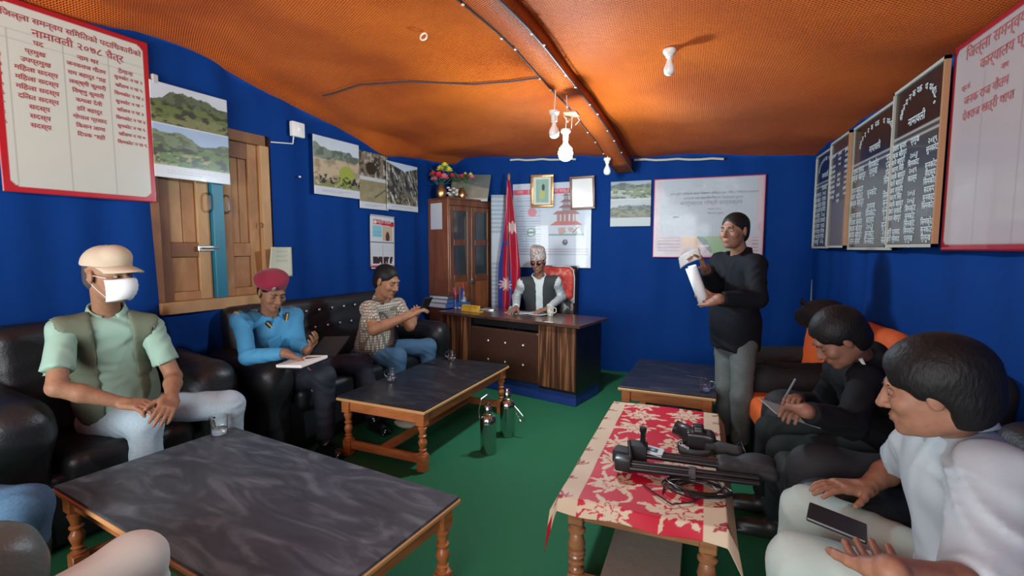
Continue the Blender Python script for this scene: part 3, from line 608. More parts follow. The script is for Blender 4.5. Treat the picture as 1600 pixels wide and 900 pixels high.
# ---- right wall boards (a = Y of centre)
def honor(label, y0, y1, z0, z1, arch, off, cols, bgc=(28, 24, 26), blank=0, rows=15):
    w = y1 - y0; h = z1 - z0
    o = wall_thing('honour_board', label, 'board', 'right', (y0 + y1) / 2, (z0 + z1) / 2, off, 'dark honour boards on the right wall')
    def pt(u, v):
        c = np.broadcast_to(lin(bgc), u.shape + (3,)); top = .70 if arch else .93
        if blank: c = mix(c, lin((84, 74, 74)), (v < .42) * (np.abs(u - .5) < .47))
        elif rows: c = mix(c, lin((80, 82, 80)), (v < top) * .55)
        for yy in (top, top - .045): c = mix(c, lin((170, 172, 168)), np.abs(v - yy) < .004)
        for k in range(1, cols): c = mix(c, lin((120, 122, 120)), (np.abs(u - k / cols) < .004) * (v < top))
        return c
    panel('face', w - .02, h - .02, 60, 80, pt, PR, o, .012)
    fm = mat('board_frame', (.42, .40, .34), .5); fo = mat('board_frame_wood', (.38, .19, .09), .5)
    for (cx, cy, sx, sy, mm) in ((0, h / 2 - .008, w, .016, fm), (0, -h / 2 + .008, w, .016, fm), (w / 2 - .008, 0, .016, h, fo), (-w / 2 + .008, 0, .016, h, fm)):
        mb = MB(); mb.box((cx, cy, .012), (sx, sy, .022)); mb.build('frame_rail', mm, o)
    Ls = []; r = random.Random(int(y0 * 100)); names = ['राम बहादुर', 'जय प्रसाद', 'हरि प्रसाद', 'छक्क बहादुर', 'कर्ण सिंह', 'विजय कुमार', 'मान बहादुर', 'रतन लामा']
    top = (.70 if arch else .93) - .5
    if arch:
        s = 'स्थानीय निकायका प्रमुखहरू'; n = len(s)
        bm_l = []
        for i, ch in enumerate(s):
            a = math.pi * (1 - (i + .5) / n); x = .33 * w * math.cos(a); y = (top + .095) * h + .11 * h * math.sin(a) + .0
            if ch in 'ािीेुक्ा' and ch not in 'क': continue
            bm_l.append((ch, x, y, min(.05, .085 * w), 'CENTER'))
        bm_l.append(('नामावली', 0, (top + .035) * h, min(.06, .11 * w), 'CENTER')); Ls += bm_l
    for i in range(rows):
        yy = (top - .035 - (i + 1) * (top + .5 - .03) / (rows + 1)) * h
        if blank and i > rows * .5: break
        for k in range(cols):
            if r.random() < .1: continue
            Ls.append((r.choice(names) if k == 0 else r.choice(['सदस्य', 'प्रमुख', '२०५४', '२०४९', 'सुनकोट', 'सिमकोट']), -w / 2 + (k + .5) * w / cols, yy, min(.052, .8 * h / (rows + 1) * .85) * (w / .5) ** .5, 'CENTER'))
    lettering('lettering', Ls, tx(.013), WHITEINK, o, .0006); return o
honor('dark honour board with an arched heading in the far right corner', 4.52, 5.12, 1.42, 2.25, True, .02, 3, rows=11)
honor('dark honour board, half blank brown, second from the back corner', 4.08, 4.56, 1.425, 2.26, False, .045, 3, (60, 48, 46), 1, 18)
honor('grey honour board with arched heading, second from the red bordered board', 3.27, 4.1, 1.41, 2.27, True, .02, 3, (34, 28, 26), rows=12)
honor('black honour board with bold white arch next to the red bordered board', 2.74, 3.31, 1.425, 2.285, True, .05, 3, (20, 18, 20), rows=14)
rb = wall_thing('notice_board', 'white board with red border on the right wall at the picture edge', 'board', 'right', 2.36, 1.86, .03)
W2, H2 = .76, .90
def p2(u, v):
    c = np.broadcast_to(lin((168, 158, 158)), u.shape + (3,)); d = rbox(u, v, W2, H2, .025, .03)
    for x in (.33, .66): c = mix(c, lin((140, 132, 132)), (np.abs(u - x) < .003) * (v < .8) * .7)
    return mix(c, lin((150, 22, 34)), d > 0)
panel('face', W2, H2, 110, 120, p2, PR, rb, .012)
Lr = [('जिल्ला समन्वय समिति', 0, .36, .066, 'CENTER'), ('कार्यालय प्रमुख', .02, .285, .06, 'CENTER'), ('क्र.सं.', -.26, .235, .03, 'CENTER'), ('नाम', .0, .235, .03, 'CENTER'), ('जनक राज गौतम', -.12, .17, .05, 'CENTER'), ('देवराज खत्री थापा', -.10, .105, .05, 'CENTER'), ('२०७८', .27, .17, .05, 'CENTER'), ('२०७९', .27, .105, .05, 'CENTER')]
lettering('lettering', Lr, tx(.013), PINKINK, rb, .0006)

# ------------------------------------------------------------------ tables
TOPB = ramp_mat('scuffed_black_top', [(.3, (.011, .012, .014)), (.55, (.020, .022, .026)), (.8, (.055, .062, .07))], .33, 'noise', 2.6, (1, 2.6, 1), 2.2, .06)
ORW = ramp_mat('orange_wood', [(.3, (.36, .10, .028)), (.7, (.54, .18, .055))], .4, 'noise', 6, (1, 1, 6), .6, .1, .2)
EDGE = mat('table_lip', (.60, .32, .13), .4)
DKW = ramp_mat('turned_dark_wood', [(.3, (.20, .075, .03)), (.7, (.38, .17, .075))], .3, 'noise', 6, (1, 1, 5), .6, .1, .4)
def leg_prof(h0, h1, r, fancy=False):
    H_ = h1 - h0; P = [(0, .85), (.04, .95), (.07, .6), (.12, .55), (.16, .8), (.20, .55), (.32, .78), (.42, .92), (.50, .72), (.56, .52), (.60, .8), (.64, .85), (.68, .55), (.80, .72), (.92, .95), (.96, .7), (1, .85)]
    if fancy: P = [(0, .9), (.05, 1.1), (.1, .75), (.14, .7), (.2, 1.05), (.24, .8), (.3, 1.0), (.34, 1.12), (.38, 1.0), (.42, 1.15), (.46, .95), (.56, 1.12), (.72, .9), (.78, .75), (.82, 1.1), (.86, 1.15), (.9, .8), (1, 1.0)]
    return [(r * a, h0 + t * H_) for t, a in P]
def coffee_table(label, loc, rz, wx, ly, h, group=None, along='y', wood=ORW, fancy=False, plank_w=.09, plank_m=None, top_m=TOPB):
    t = thing('coffee_table', label, 'table', loc, rz, group)
    mb = MB(); mb.box((0, 0, h - .006), (wx - .012, ly - .012, .012), bev=.002); mb.build('tabletop', top_m, t)
    mb = MB(); mb.box((0, 0, h - .0215), (wx, ly, .019), bev=.004); mb.build('table_lip', EDGE if not fancy else wood, t)
    ix, iy = wx / 2 - .055, ly / 2 - .055
    for s in (-1, 1):
        mb = MB(); mb.box((s * ix, 0, h - .07), (.024, 2 * iy, .078), bev=.003); mb.build('apron', wood, t)
        mb = MB(); mb.box((0, s * iy, h - .07), (2 * ix, .024, .078), bev=.003); mb.build('apron', wood, t)
        for q in (-1, 1):
            mb = MB(); x, y = s * ix, q * iy
            mb.box((x, y, h - .075), (.062, .062, .09), bev=.004); mb.box((x, y, .055), (.06, .06, .11), bev=.004); mb.lathe(leg_prof(.11, h - .12, .032, fancy), (x, y, 0), 16)
            mb.build('leg', wood, t, True)
    if along == 'y':
        for s in (-1, 1): mb = MB(); mb.box((0, s * iy, .075), (2 * ix - .05, .028, .055), bev=.004); mb.build('stretcher', wood, t)
        mb = MB(); mb.box((0, 0, .095), (plank_w, 2 * iy, .018), bev=.003); mb.build('foot_plank', plank_m or wood, t)
    else:
        for s in (-1, 1): mb = MB(); mb.box((s * ix, 0, .075), (.028, 2 * iy - .05, .055), bev=.004); mb.build('stretcher', wood, t)
        mb = MB(); mb.box((0, 0, .095), (2 * ix, plank_w, .018), bev=.003); mb.build('foot_plank', plank_m or wood, t)
    return t
TOPG = ramp_mat('daylight_hazed_top', [(.25, (.032, .042, .054)), (.5, (.058, .072, .088)), (.8, (.16, .19, .215))], .42, 'noise', 2.2, (1, 3.2, 1), 2.6, .06)  # scuffed top with a bluish daylight reflection haze mixed into its colour
G = 'low black topped tables with orange wood'
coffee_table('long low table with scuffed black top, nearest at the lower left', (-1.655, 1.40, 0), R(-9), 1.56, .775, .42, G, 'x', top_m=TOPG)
coffee_table('low black topped table with orange turned legs beside the two flasks', (-1.80, 3.16, 0), R(-4), .72, 1.28, .42, G)
coffee_table('small low black topped table in front of the standing man', (-.07, 3.89, 0), R(-4), .66, .95, .42, G)
ct = coffee_table('low table with dark turned legs under the red flowered cloth', (-.115, 2.365, 0), R(-2), .60, 1.24, .44, None, 'y', DKW, True, .30, mat('pale_plank', (.30, .25, .20), .5, bump=.2, scale=20))

# red and cream flowered cloth over the table
def flowered(x, y):
    """x, y in metres over the cloth -> colour of the print"""
    wx = (fbm(x * 2 + 3, y * 2 + 3, 9, 91) - .5) * .055; wy = (fbm(x * 2 + 5, y * 2 + 1, 9, 95) - .5) * .055; x0_ = x; x = x + wx; y = y + wy
    red = lin((188, 22, 48)); cream = lin((206, 186, 158)); c = np.broadcast_to(red, x.shape + (3,)).copy(); m = np.zeros(x.shape)
    r = np.random.RandomState(4)
    cells = [(cx, cy) for cy in np.arange(-.66, .75, .215) for cx in (-.13, .12)]
    for i, (cx, cy) in enumerate(cells):
        cx += r.uniform(-.02, .02) ; cy += r.uniform(-.02, .02) + (.09 if i % 2 else 0); n = r.randint(7, 10); a0 = r.uniform(0, 6)
        dx, dy = x - cx, y - cy; rr = np.hypot(dx, dy * 1.15); th = np.arctan2(dy, dx)
        rad = .080 + .016 * np.cos(n * (th + a0)) + .012 * np.cos((2 * n + 1) * th + a0)
        f = rr < rad; vein = (np.abs(np.sin(n * .5 * (th + a0) + .5)) < .13) & (rr > .018) & (rr < .06); ring = (np.abs(rr - .040 - .010 * np.sin(5 * th)) < .004)
        m = np.maximum(m, f & ~vein & ~ring)
        for j in range(6):
            a = a0 + j * 1.05 + r.uniform(-.3, .3); L_ = r.uniform(.085, .12); lx, ly = cx + L_ * math.cos(a), cy + L_ * math.sin(a); u = (x - lx) * math.cos(a) + (y - ly) * math.sin(a); v = -(x - lx) * math.sin(a) + (y - ly) * math.cos(a)
            m = np.maximum(m, (u / .026) ** 2 + (v / .010) ** 2 < 1); m = np.maximum(m, (np.abs(v) < .0018) & (u < 0) & (u > -.06))
    c = mix(c, cream, m * 1.); edge = (np.abs(x0_) > .225); c = mix(c, lin((200, 180, 152)), edge * 1.)
    s = np.zeros(x.shape)
    for cy in np.arange(-.62, .8, .15):
        for sx in (-.30, .30):
            for j in range(5):
                a = .5 + j * .75; lx, ly = sx + .022 * math.cos(a), cy + .022 * math.sin(a); u = (x - lx) * math.cos(a) + (y - ly) * math.sin(a); v = -(x - lx) * math.sin(a) + (y - ly) * math.cos(a)
                s = np.maximum(s, (u / .018) ** 2 + (v / .005) ** 2 < 1)
    return mix(c, lin((150, 50, 60)), edge * s)
def make_cloth():
    nx, ny = 200, 330; hx, hy = .305, .625; X, Y = np.meshgrid(np.linspace(-.375, .375, nx), np.linspace(-.685, .64, ny))
    ex = np.maximum(np.abs(X) - hx, 0); ey = np.maximum(-Y - hy, 0) + np.maximum(Y - hy, 0)
    corner = np.clip(ex / .07, 0, 1) * np.clip(np.maximum(-Y - hy, 0) / .06, 0, 1); lft = X < 0
    px = np.sign(X) * (np.minimum(np.abs(X), hx) + .50 * ex); py = np.where(Y < 0, -1, 1) * (np.minimum(np.abs(Y), hy) + .45 * ey)
    z = .4435 - .92 * ex - .80 * ey - np.where(lft, .12, .04) * corner ** 1.2
    px = px + corner * np.where(lft, -.015, .02); flat = 1 - np.clip((ex + ey) * 20, 0, 1)
    z = z + .0018 * (np.sin(9 * X + 14 * Y) + np.sin(23 * Y - 7 * X)) * flat + .0022 * flat * 1
    py = py - .012 * np.sin(X * 22) * np.clip(ey * 12, 0, 1)
    V = np.stack([px, py, z], -1).reshape(-1, 3); cols = mix(flowered(X, Y), lin((165, 15, 40)), (X < -.338) * (Y < -.650)).reshape(-1, 3)
    t = tag(pyd('tablecloth', V, grid(nx, ny), print_mat('cloth_print', .55, 0., .3), None, True, cols=cols), 'red cloth with cream flowers and cream borders on the low table', 'tablecloth')
    t.location = (-.115, 2.365, 0); t.rotation_euler = (0, 0, R(-2))
    m = t.modifiers.new('thick', 'SOLIDIFY'); m.thickness = .0015; m.offset = 1
    # turned hem corner hanging at the near left
    return t
make_cloth()
CLZ = .451
CT = Matrix.Translation((-.115, 2.365, 0)) @ Matrix.Rotation(R(-2), 4, 'Z')

# ------------------------------------------------------------------ desk
STR = ramp_mat('striped_veneer', [(.25, (.022, .009, .006)), (.5, (.075, .028, .014)), (.62, (.30, .125, .05)), (.75, (.06, .022, .012))], .35, 'noise', 5.5, (5.5, 5.5, .22), .5, .08, .25)
DTOP = ramp_mat('desk_top_wood', [(.3, (.05, .022, .014)), (.7, (.12, .055, .035))], .28, 'noise', 5, (1, 5, 1), .6, .05, .4)
BLK = mat('black_laminate', (.012, .011, .012), .35); BRL = mat('brown_leatherette', (.05, .020, .012), .38, bump=.3, scale=120, dist=.003)
CRY = mat('crystal_stud', (.95, .95, 1), .08, .9, coat=1)
DL, DD, DH = 1.68, .60, .75
DRZ = R(-15)
dk = thing('office_desk', 'dark striped wood desk with a buttoned brown panel in front of the seated man', 'desk', (-.84 - math.cos(DRZ) * DL / 2 - math.sin(-DRZ) * -DD / 2, 4.02 - math.sin(DRZ) * DL / 2 + math.cos(DRZ) * DD / 2, 0), DRZ)
def db(name, x0, x1, y0, y1, z0, z1, m, bev=.004): mb = MB(); mb.box(((x0 + x1) / 2, (y0 + y1) / 2, (z0 + z1) / 2), (x1 - x0, y1 - y0, z1 - z0), bev=bev); return mb.build(name, m, dk)
hx, hy = DL / 2, DD / 2
db('desktop', -hx, hx, -hy, hy, DH - .03, DH, DTOP)
db('pedestal', hx - .44, hx - .05, -hy + .04, hy - .03, .115, DH - .03, BLK); db('pedestal_front', hx - .44, hx - .052, -hy + .03, -hy + .042, .14, DH - .035, STR)
db('pedestal', -hx + .03, -hx + .42, -hy + .04, hy - .03, .115, DH - .03, BLK); db('pedestal_front', -hx + .03, -hx + .42, -hy + .03, -hy + .042, .14, DH - .035, STR)
db('plinth', -hx + .06, hx - .056, -hy + .055, hy - .06, 0, .14, mat('blue_plinth', (.01, .04, .22), .6))
db('drawer_rail', -hx + .42, hx - .44, -hy + .09, -hy + .12, DH - .11, DH - .03, BLK)
cp = db('padded_panel', -hx + .42, hx - .44, -hy + .03, -hy + .09, .14, DH - .12, BRL, .015)
bsp = [(x, z) for z in (.50, .34) for x in (-.24, -.06, .12, .30)]
cw = DL - .86; cx0 = (-hx + .42 + hx - .44) / 2
for z in (.50, .31):
    for x in (-.21, 0, .21):
        mb = MB(); mb.sphere((cx0 + x + .03, -hy + .028, z), .014, (1, .6, 1), 10, 6); mb.build('stud', CRY, cp, True)
mb = MB(); mb.box((0, 0, 0), (.09, .05, .003), bev=.001); mb.build('label_card', mat('card', (.5, .48, .42), .5), dk).location = (hx - .32, -hy + .02, DH + .002)

# cabinet
CABS = ramp_mat('cabinet_side_wood', [(.3, (.20, .06, .022)), (.7, (.33, .115, .045))], .33, 'noise', 5, (2, 2, .5), .6, .06, .4)
CABF = ramp_mat('cabinet_front_wood', [(.3, (.10, .032, .016)), (.7, (.20, .075, .035))], .33, 'noise', 5, (2, 2, .6), .6, .06, .4)
GLASS = mat('cabinet_glass', (.04, .05, .055), .06, spec=.7, coat=.5)
CBW, CBD, CBH, CBR = .70, .42, 2.0, R(66.5)
cb = thing('glazed_cabinet', 'tall brown wooden cabinet with glazed doors in the back left corner', 'cabinet', (-2.53, 4.83, 0), CBR)
# local: x along the front, -y out of the front
def cbx(name, x0, x1, y0, y1, z0, z1, m, par=None, bev=.003):
    mb = MB(); mb.box(((x0 + x1) / 2, (y0 + y1) / 2, (z0 + z1) / 2), (x1 - x0, y1 - y0, z1 - z0), bev=bev); return mb.build(name, m, par or cb)
cbx('side_panel', 0, .022, .0, CBD, 0, CBH, CABS); cbx('side_panel', CBW - .022, CBW, 0, CBD, 0, CBH, CABF); cbx('top_panel', -.008, CBW + .008, -.012, CBD, CBH - .022, CBH, CABF)
cbx('back_panel', .022, CBW - .022, CBD - .012, CBD, 0, CBH - .022, CABF); cbx('header_rail', .022, CBW - .022, 0, .02, CBH - .09, CBH - .022, CABF); cbx('base_rail', .022, CBW - .022, 0, .02, 0, .12, CABF)
for z in (.55, 1.0, 1.42): cbx('shelf', .022, CBW - .022, .03, CBD - .012, z, z + .018, CABF)
for k in range(2):
    x0 = .024 + k * (CBW - .046) / 2; x1 = x0 + (CBW - .05) / 2; dr = cbx('door', x0, x0 + .06, -.004, .018, .125, CBH - .094, CABF)
    cbx('stile', x1 - .06, x1, -.004, .018, .125, CBH - .094, CABF, dr)
    for z0, z1 in ((.125, .2), (.62, .70), (1.03, 1.11), (1.45, 1.52), (CBH - .15, CBH - .094)): cbx('door_rail', x0 + .06, x1 - .06, -.003, .016, z0, z1, CABF, dr)
    for z0, z1 in ((1.11, 1.45), (1.52, CBH - .15)): cbx('pane', x0 + .06, x1 - .06, .004, .008, z0, z1, GLASS, dr, 0)
    for z0, z1 in ((.2, .62), (.70, 1.03)): cbx('door_panel', x0 + .06, x1 - .06, .004, .012, z0, z1, CABS, dr, 0)
    for z0, z1 in ((1.11, 1.45), (1.52, CBH - .15)):
        cbx('beading', x1 - .068, x1 - .058, -.007, .004, z0, z1, mat('worn_beading', (.36, .17, .075), .4), dr, .001)
mb = MB(); mb.box((CBW / 2, -.02, 1.02), (.035, .014, .04), bev=.004, seg=2); mb.tube([(CBW / 2 - .011, -.02, 1.04), (CBW / 2 - .011, -.02, 1.062), (CBW / 2, -.02, 1.07), (CBW / 2 + .011, -.02, 1.062), (CBW / 2 + .011, -.02, 1.04)], .003, 6); mb.build('padlock', STEEL, cb, True)
for i, (x, z, s, c) in enumerate(((.12, 1.44, .16, (.25, .25, .25)), (.2, 1.44, .13, (.15, .18, .22)), (.45, 1.44, .15, (.3, .28, .25)), (.15, 1.02, .17, (.12, .14, .16)), (.5, 1.02, .14, (.22, .2, .2)))):
    mb = MB(); mb.box((x, .16, z + s / 2), (.08, .2, s), bev=.004); b = mb.build('file_folder', mat('folder%d' % i, c, .6), None)
    b.location = cb.location; b.rotation_euler = cb.rotation_euler; tag(b, 'dim file folder behind the cabinet glass, %s' % ('upper shelf at the left', 'upper shelf second from left', 'upper shelf at the right', 'lower shelf at the left', 'lower shelf at the right')[i], 'folder', 'folders in the glazed cabinet')
pn = thing('paper_notice', 'white paper sheet stuck on the side of the brown cabinet', 'paper', (-2.53, 4.83, 0), CBR)
mb = MB(); mb.box((-.003, .21, 1.79), (.003, .21, .30)); mb.build('sheet', mat('white_paper', (.62, .64, .66), .7), pn)
# things on the cabinet top
CM = Matrix.Translation(cb.location) @ Matrix.Rotation(CBR, 4, 'Z')
def ontop(x, y, z=0): return CM @ Vector((x, y, CBH + z))
BRASS = mat('brass', (.62, .33, .14), .25, .9); PET_R = mat('red_petals', (.62, .025, .05), .6); PET_Y = mat('yellow_petals', (.75, .66, .06), .6); LEAF = mat('flower_leaves', (.05, .16, .05), .6); PET_P = mat('pink_petals', (.72, .16, .2), .6); LACE = mat('lace', (.62, .58, .52), .7)
def flowers(label, base, s, heads, seed, potm, ph):
    t = thing('flower_vase', label, 'vase', base)
    mb = MB(); mb.lathe([(.022 * s, 0), (.04 * s, .01 * s), (.052 * s, .05 * s), (.042 * s, .09 * s), (.025 * s, .115 * s), (.035 * s, .13 * s)], (0, 0, 0), 18); mb.build('pot', potm, t, True)
    r = random.Random(seed)
    for (x, y, z, rad, m) in heads:
        st = MB(); st.tube([(0, 0, .12 * s), (x * .5, y * .5, z * .6 + .03), (x, y, z)], .003, 5); st.build('stem', LEAF, t)
        mb = MB(); n = 9
        for j in range(n * 3):
            a = 2 * math.pi * j / n + r.uniform(-.2, .2); el = (.15, .7, 1.2)[j // n]; d = Vector((math.cos(a) * math.cos(el), math.sin(a) * math.cos(el), math.sin(el)))
            q = d.to_track_quat('X', 'Z').to_matrix(); mb.sphere(Vector((x, y, z)) + d * rad * .6, rad * .5, (1, .55, .22), 6, 4, q)
        mb.build('blossom', m, t, True)
    for j in range(16):
        a = r.uniform(0, 6.28); e = r.uniform(-.1, .9); L_ = r.uniform(.07, .13) * s; d = Vector((math.cos(a) * math.cos(e), math.sin(a) * math.cos(e), math.sin(e))); mb = MB(); b0 = Vector((0, 0, (.13 + r.uniform(0, .08)) * s)); q = d.to_track_quat('X', 'Z').to_matrix()
        mb.sphere(b0 + d * L_, L_ * .42, (1, .3, .06), 6, 4, q); mb.build('leaf', LEAF, t, True)
    return t
flowers('big bouquet of red and yellow flowers in a brass vase on the cabinet', ontop(.07, .20), 1.25, [(-.09, -.02, .27, .05, PET_R), (-.02, .03, .33, .055, PET_Y), (.05, 0, .36, .05, PET_Y), (.0, -.05, .24, .06, PET_R), (.09, .02, .31, .05, PET_Y), (.07, -.05, .22, .055, PET_P), (-.06, -.05, .21, .045, PET_P), (.12, .05, .25, .04, PET_R), (-.12, .02, .22, .035, PET_P)], 3, BRASS, 0)
flowers('smaller vase with red blossoms and dark leaves next to the big bouquet', ontop(.30, .10), 1.0, [(.0, 0, .25, .045, PET_R), (.13, .0, .24, .04, PET_P), (.10, .03, .28, .03, PET_Y), (.02, .05, .3, .022, PET_Y), (.06, -.03, .19, .03, LEAF)], 5, BRASS, 0)
mb = MB()
for j in range(12):
    a = j * .9; mb.sphere((ontop(.10, .03) + Vector((.05 * math.cos(a), .05 * math.sin(a), .03 + .02 * (j % 5)))), .022, (1, .8, .6), 7, 5)
tag(mb.build('lace_doily', LACE, None, True), 'crumpled pale lace hanging over the cabinet edge below the bouquet', 'cloth')
ph = thing('photo_print', 'photo panel leaning on the cabinet top behind the flowers', 'photograph', ontop(.48, .16, .155)); ph.rotation_euler = (Matrix.Rotation(R(12), 3, 'Z') @ Matrix.Rotation(R(66), 3, 'X') @ Matrix.Rotation(R(-3), 3, 'Z')).to_euler()
def pp6(u, v):
    c = mix(lin((165, 155, 135)), lin((125, 125, 110)), fbm(u, v, 4, 81)); c = mix(c, lin((95, 105, 105)), (v > .75 - .3 * u) * (fbm(u, v, 3, 82) > .35) * .8); c = mix(c, lin((70, 65, 55)), (np.abs(u - .18 - .35 * (v - .15)) < .02) * (v < .4)); c = mix(c, lin((80, 70, 60)), np.hypot(u - .42, v - .2) < .05)
    return mix(c, lin((200, 198, 190)), (v < .1) + (v > .985) * 1.)
panel('face', .48, .36, 60, 60, pp6, PR, ph, .012)
# stacked panels between cabinet and flag
for i in range(2):
    bt = thing('leaning_panel', ('pale printed panel standing behind the cabinet, nearer one', 'pale printed panel standing behind the cabinet, farther one')[i], 'panel', (-2.10 + .06 * i, 5.28 + .05 * i, 1.3))
    bt.rotation_euler = (R(90), 0, R(20))
    panel('face', .16, 1.5, 8, 60, lambda u, v: mix(lin((175, 185, 190)), lin((110, 130, 150)), (np.sin(v * 180) > .5) * .7), PRM, bt, .006)

# flag
fl = thing('national_flag', 'red flag with blue border and white sun drooping on a pole by the banner', 'flag', (-1.93, 5.2, 0))
mb = MB(); mb.lathe([(.14, 0), (.14, .02), (.03, .04), (.014, .06), (.014, 2.22), (.02, 2.25), (0, 2.30)], (0, 0, 0), 14); mb.build('pole', mat('pole', (.30, .16, .08), .4), fl, True)
def make_flag():
    nx, ny = 70, 170; u, v = np.meshgrid(np.linspace(0, 1, nx), np.linspace(0, 1, ny)); z = 2.20 - 1.50 * v; w = .03 + .24 * np.minimum(v * 1.5, 1) ** 1.1
    x = (u - .42) * w; y = -.03 - .035 * np.sin(u * 11 + v * 2.5) * np.minimum(v * 2, 1) - .02 * np.sin(u * 5 - v * 4)
    red = lin((165, 20, 45)); blue = lin((40, 60, 130)); wht = lin((205, 170, 165)); c = np.broadcast_to(red, u.shape + (3,)).copy()
    xx = (u - .42) * w; c = mix(c, blue, (u < .14) * 1.); c = mix(c, blue, (np.abs((u - .50) - (v - .58) * .25) < .06) * (v > .45)); c = mix(c, blue, (np.abs(v - .47 + (u - .3) * .16) < .012) * (u < .62))
    def star(cx, cz, r, n):
        d = np.hypot(xx - cx, z - cz); a = np.arctan2(z - cz, xx - cx); return d < r * (.78 + .22 * np.cos(n * a))
    c = mix(c, wht, star(.055, 1.66, .075, 12) * (z < 1.73)); c = mix(c, wht, star(-.03, 1.0, .085, 12) * 1.)
    V = np.stack([x, y, z], -1).reshape(-1, 3); pyd('cloth', V, grid(nx, ny), print_mat('satin_print', .4, .1), fl, True, cols=c.reshape(-1, 3))
make_flag()

# ------------------------------------------------------------------ sofas and armchairs
LEA = mat('black_leather', (.010, .012, .014), .42, bump=.4, scale=90, dist=.004)
LEAG = mat('grey_green_leather', (.13, .17, .155), .4, bump=.35, scale=90, dist=.004)
ORF = mat('orange_upholstery', (.62, .10, .012), .7, bump=.3, scale=150, dist=.003)
def sofa(label, loc, rz, w, dep, seats=1, h=.011, m=LEA, arm_h=.66, back_h=1.0, arm_w=.24, cat='armchair', name='armchair', arms=(1, 1), insert=None, back_t=.24):
    """local x = forward, y = along the width"""
    t = thing(name, label, cat, loc, rz); hw = w / 2; x0, x1 = -dep / 2, dep / 2
    fr = [Bx((0 - .01, 0, .20), (dep / 2 - .03, hw - .05, .17), rd=.03)]
    sdf('base', fr, .02, m, t, 0, world=False)
    iw = w - sum(arms) * arm_w; ya = -hw + arms[0] * arm_w
    for i in range(seats):
        c = ya + iw * (i + .5) / seats; sdf('seat_cushion', [Bx((.09, c, .37), (dep / 2 - .09, iw / seats / 2 - .004, .085), rd=.055)], .014, insert or m, t, 0, wr=.002, wf=14, world=False)
        tl = Matrix.Rotation(R(-7), 3, 'Y')
        if seats > 1:
            if i == 0: sdf('backrest', [Bx((x0 + back_t / 2, (ya + ya + iw) / 2, .43 + (back_h - .43) / 2), (back_t / 2, iw / 2 + .10, (back_h - .43) / 2 + .02), tl, rd=.07)], .016, m, t, 0, wr=.003, wf=14, world=False)
            continue
        sdf('backrest', [Bx((x0 + back_t / 2 + .0, c, .43 + (back_h - .43) / 2), (back_t / 2, iw / seats / 2 - .004 + (.1 if seats == 1 else 0), (back_h - .43) / 2 + .03), tl, rd=.09)], .014, insert or m, t, 0, wr=.0025, wf=14, world=False)
    for k, s in ((0, -1), (1, 1)):
        if not arms[k]: continue
        y = s * (hw - arm_w / 2)
        sdf('armrest', [Bx((.0, y, arm_h / 2), (dep / 2 - .02, arm_w / 2 - .035, arm_h / 2 - .02), rd=.05), C((x0 + .1, y, arm_h - .07), (x1 - .13, y, arm_h - .10), arm_w / 2 + .005, arm_w / 2 + .0), El((x1 - .13, y, arm_h - .15), (.13, arm_w / 2, .15))], .013, m, t, .06, wr=.0028, wf=24, world=False)
    for y in (-hw + .1, hw - .1):
        for x in (x0 + .1, x1 - .12): mb = MB(); mb.lathe([(.025, 0), (.03, .05)], (x, y, 0), 10); mb.build('foot', DKW, t)
    return t
sofa('black leather armchair with fat arms under the man in the beige cap', (-2.95, 1.61, 0), R(-8), 1.12, .70, arm_h=.72, arm_w=.27)
sf = sofa('long black sofa with crystal buttoned back along the left wall', (-2.69, 3.31, 0), LWrz - math.pi / 2, 2.08, .72, 3, cat='sofa', name='sofa', back_h=.98, back_t=.17)
SM = Matrix.Translation(sf.location) @ Matrix.Rotation(LWrz - math.pi / 2, 4, 'Z')
for row, z in enumerate((.90, .76, .62)):
    for i in range(13):
        y = -.80 + i * .133 + (.066 if row % 2 else 0)
        if y > .83: continue
        mb = MB(); mb.sphere((-.200 + (.9 - z) * .13 , y, z), .013, (.6, 1, 1), 10, 6); mb.build('crystal_button', CRY, sf, True)
sofa('dark armchair under the seated person in blue jeans at the left edge', (-3.0, .50, 0), R(2), .86, .74)
sofa('grey green leather armchair at the lower left corner', (-1.50, .36, 0), R(86), .88, .80, m=LEAG, arm_h=.63)
def armch(label, x, y, rz=180, ins=None, **k): return sofa(label, (x, y, 0), R(rz), .74, .74, m=mat('black_fabric', (.010, .010, .012), .75, bump=.3, scale=120, dist=.003), insert=ins or ORF, arm_w=.15, arm_h=.60, back_h=.93, back_t=.16, **k)
armch('empty orange and black armchair in the far right corner', .78, 4.15, 190)
armch('orange and black armchair behind the standing man', .80, 3.36, 184)
armch('dark fabric armchair under the man in the black jacket', .80, 2.52, ins=mat('black_fabric', (.01, .01, .012)))
sofa('black leather armchair under the man in the white shirt', (.76, 1.62, 0), R(178), .86, .74, arm_h=.56, arm_w=.2, back_h=.86)
bag = thing('backpack', 'dark bag lying on the top of the orange armchair back', 'bag', (.92, 3.80, .90))
sdf('bag_body', [El((0, 0, .07), (.14, .20, .10)), El((-.06, .1, .03), (.1, .12, .08))], .014, mat('dark_bag', (.012, .01, .012), .7), bag, .04, wr=.003, world=False)
mb = MB(); mb.tube([(-.1, -.1, .1), (-.14, 0, .16), (-.1, .12, .1)], .012, 6); mb.build('strap', mat('dark_bag', (.012, .01, .012)), bag, True)

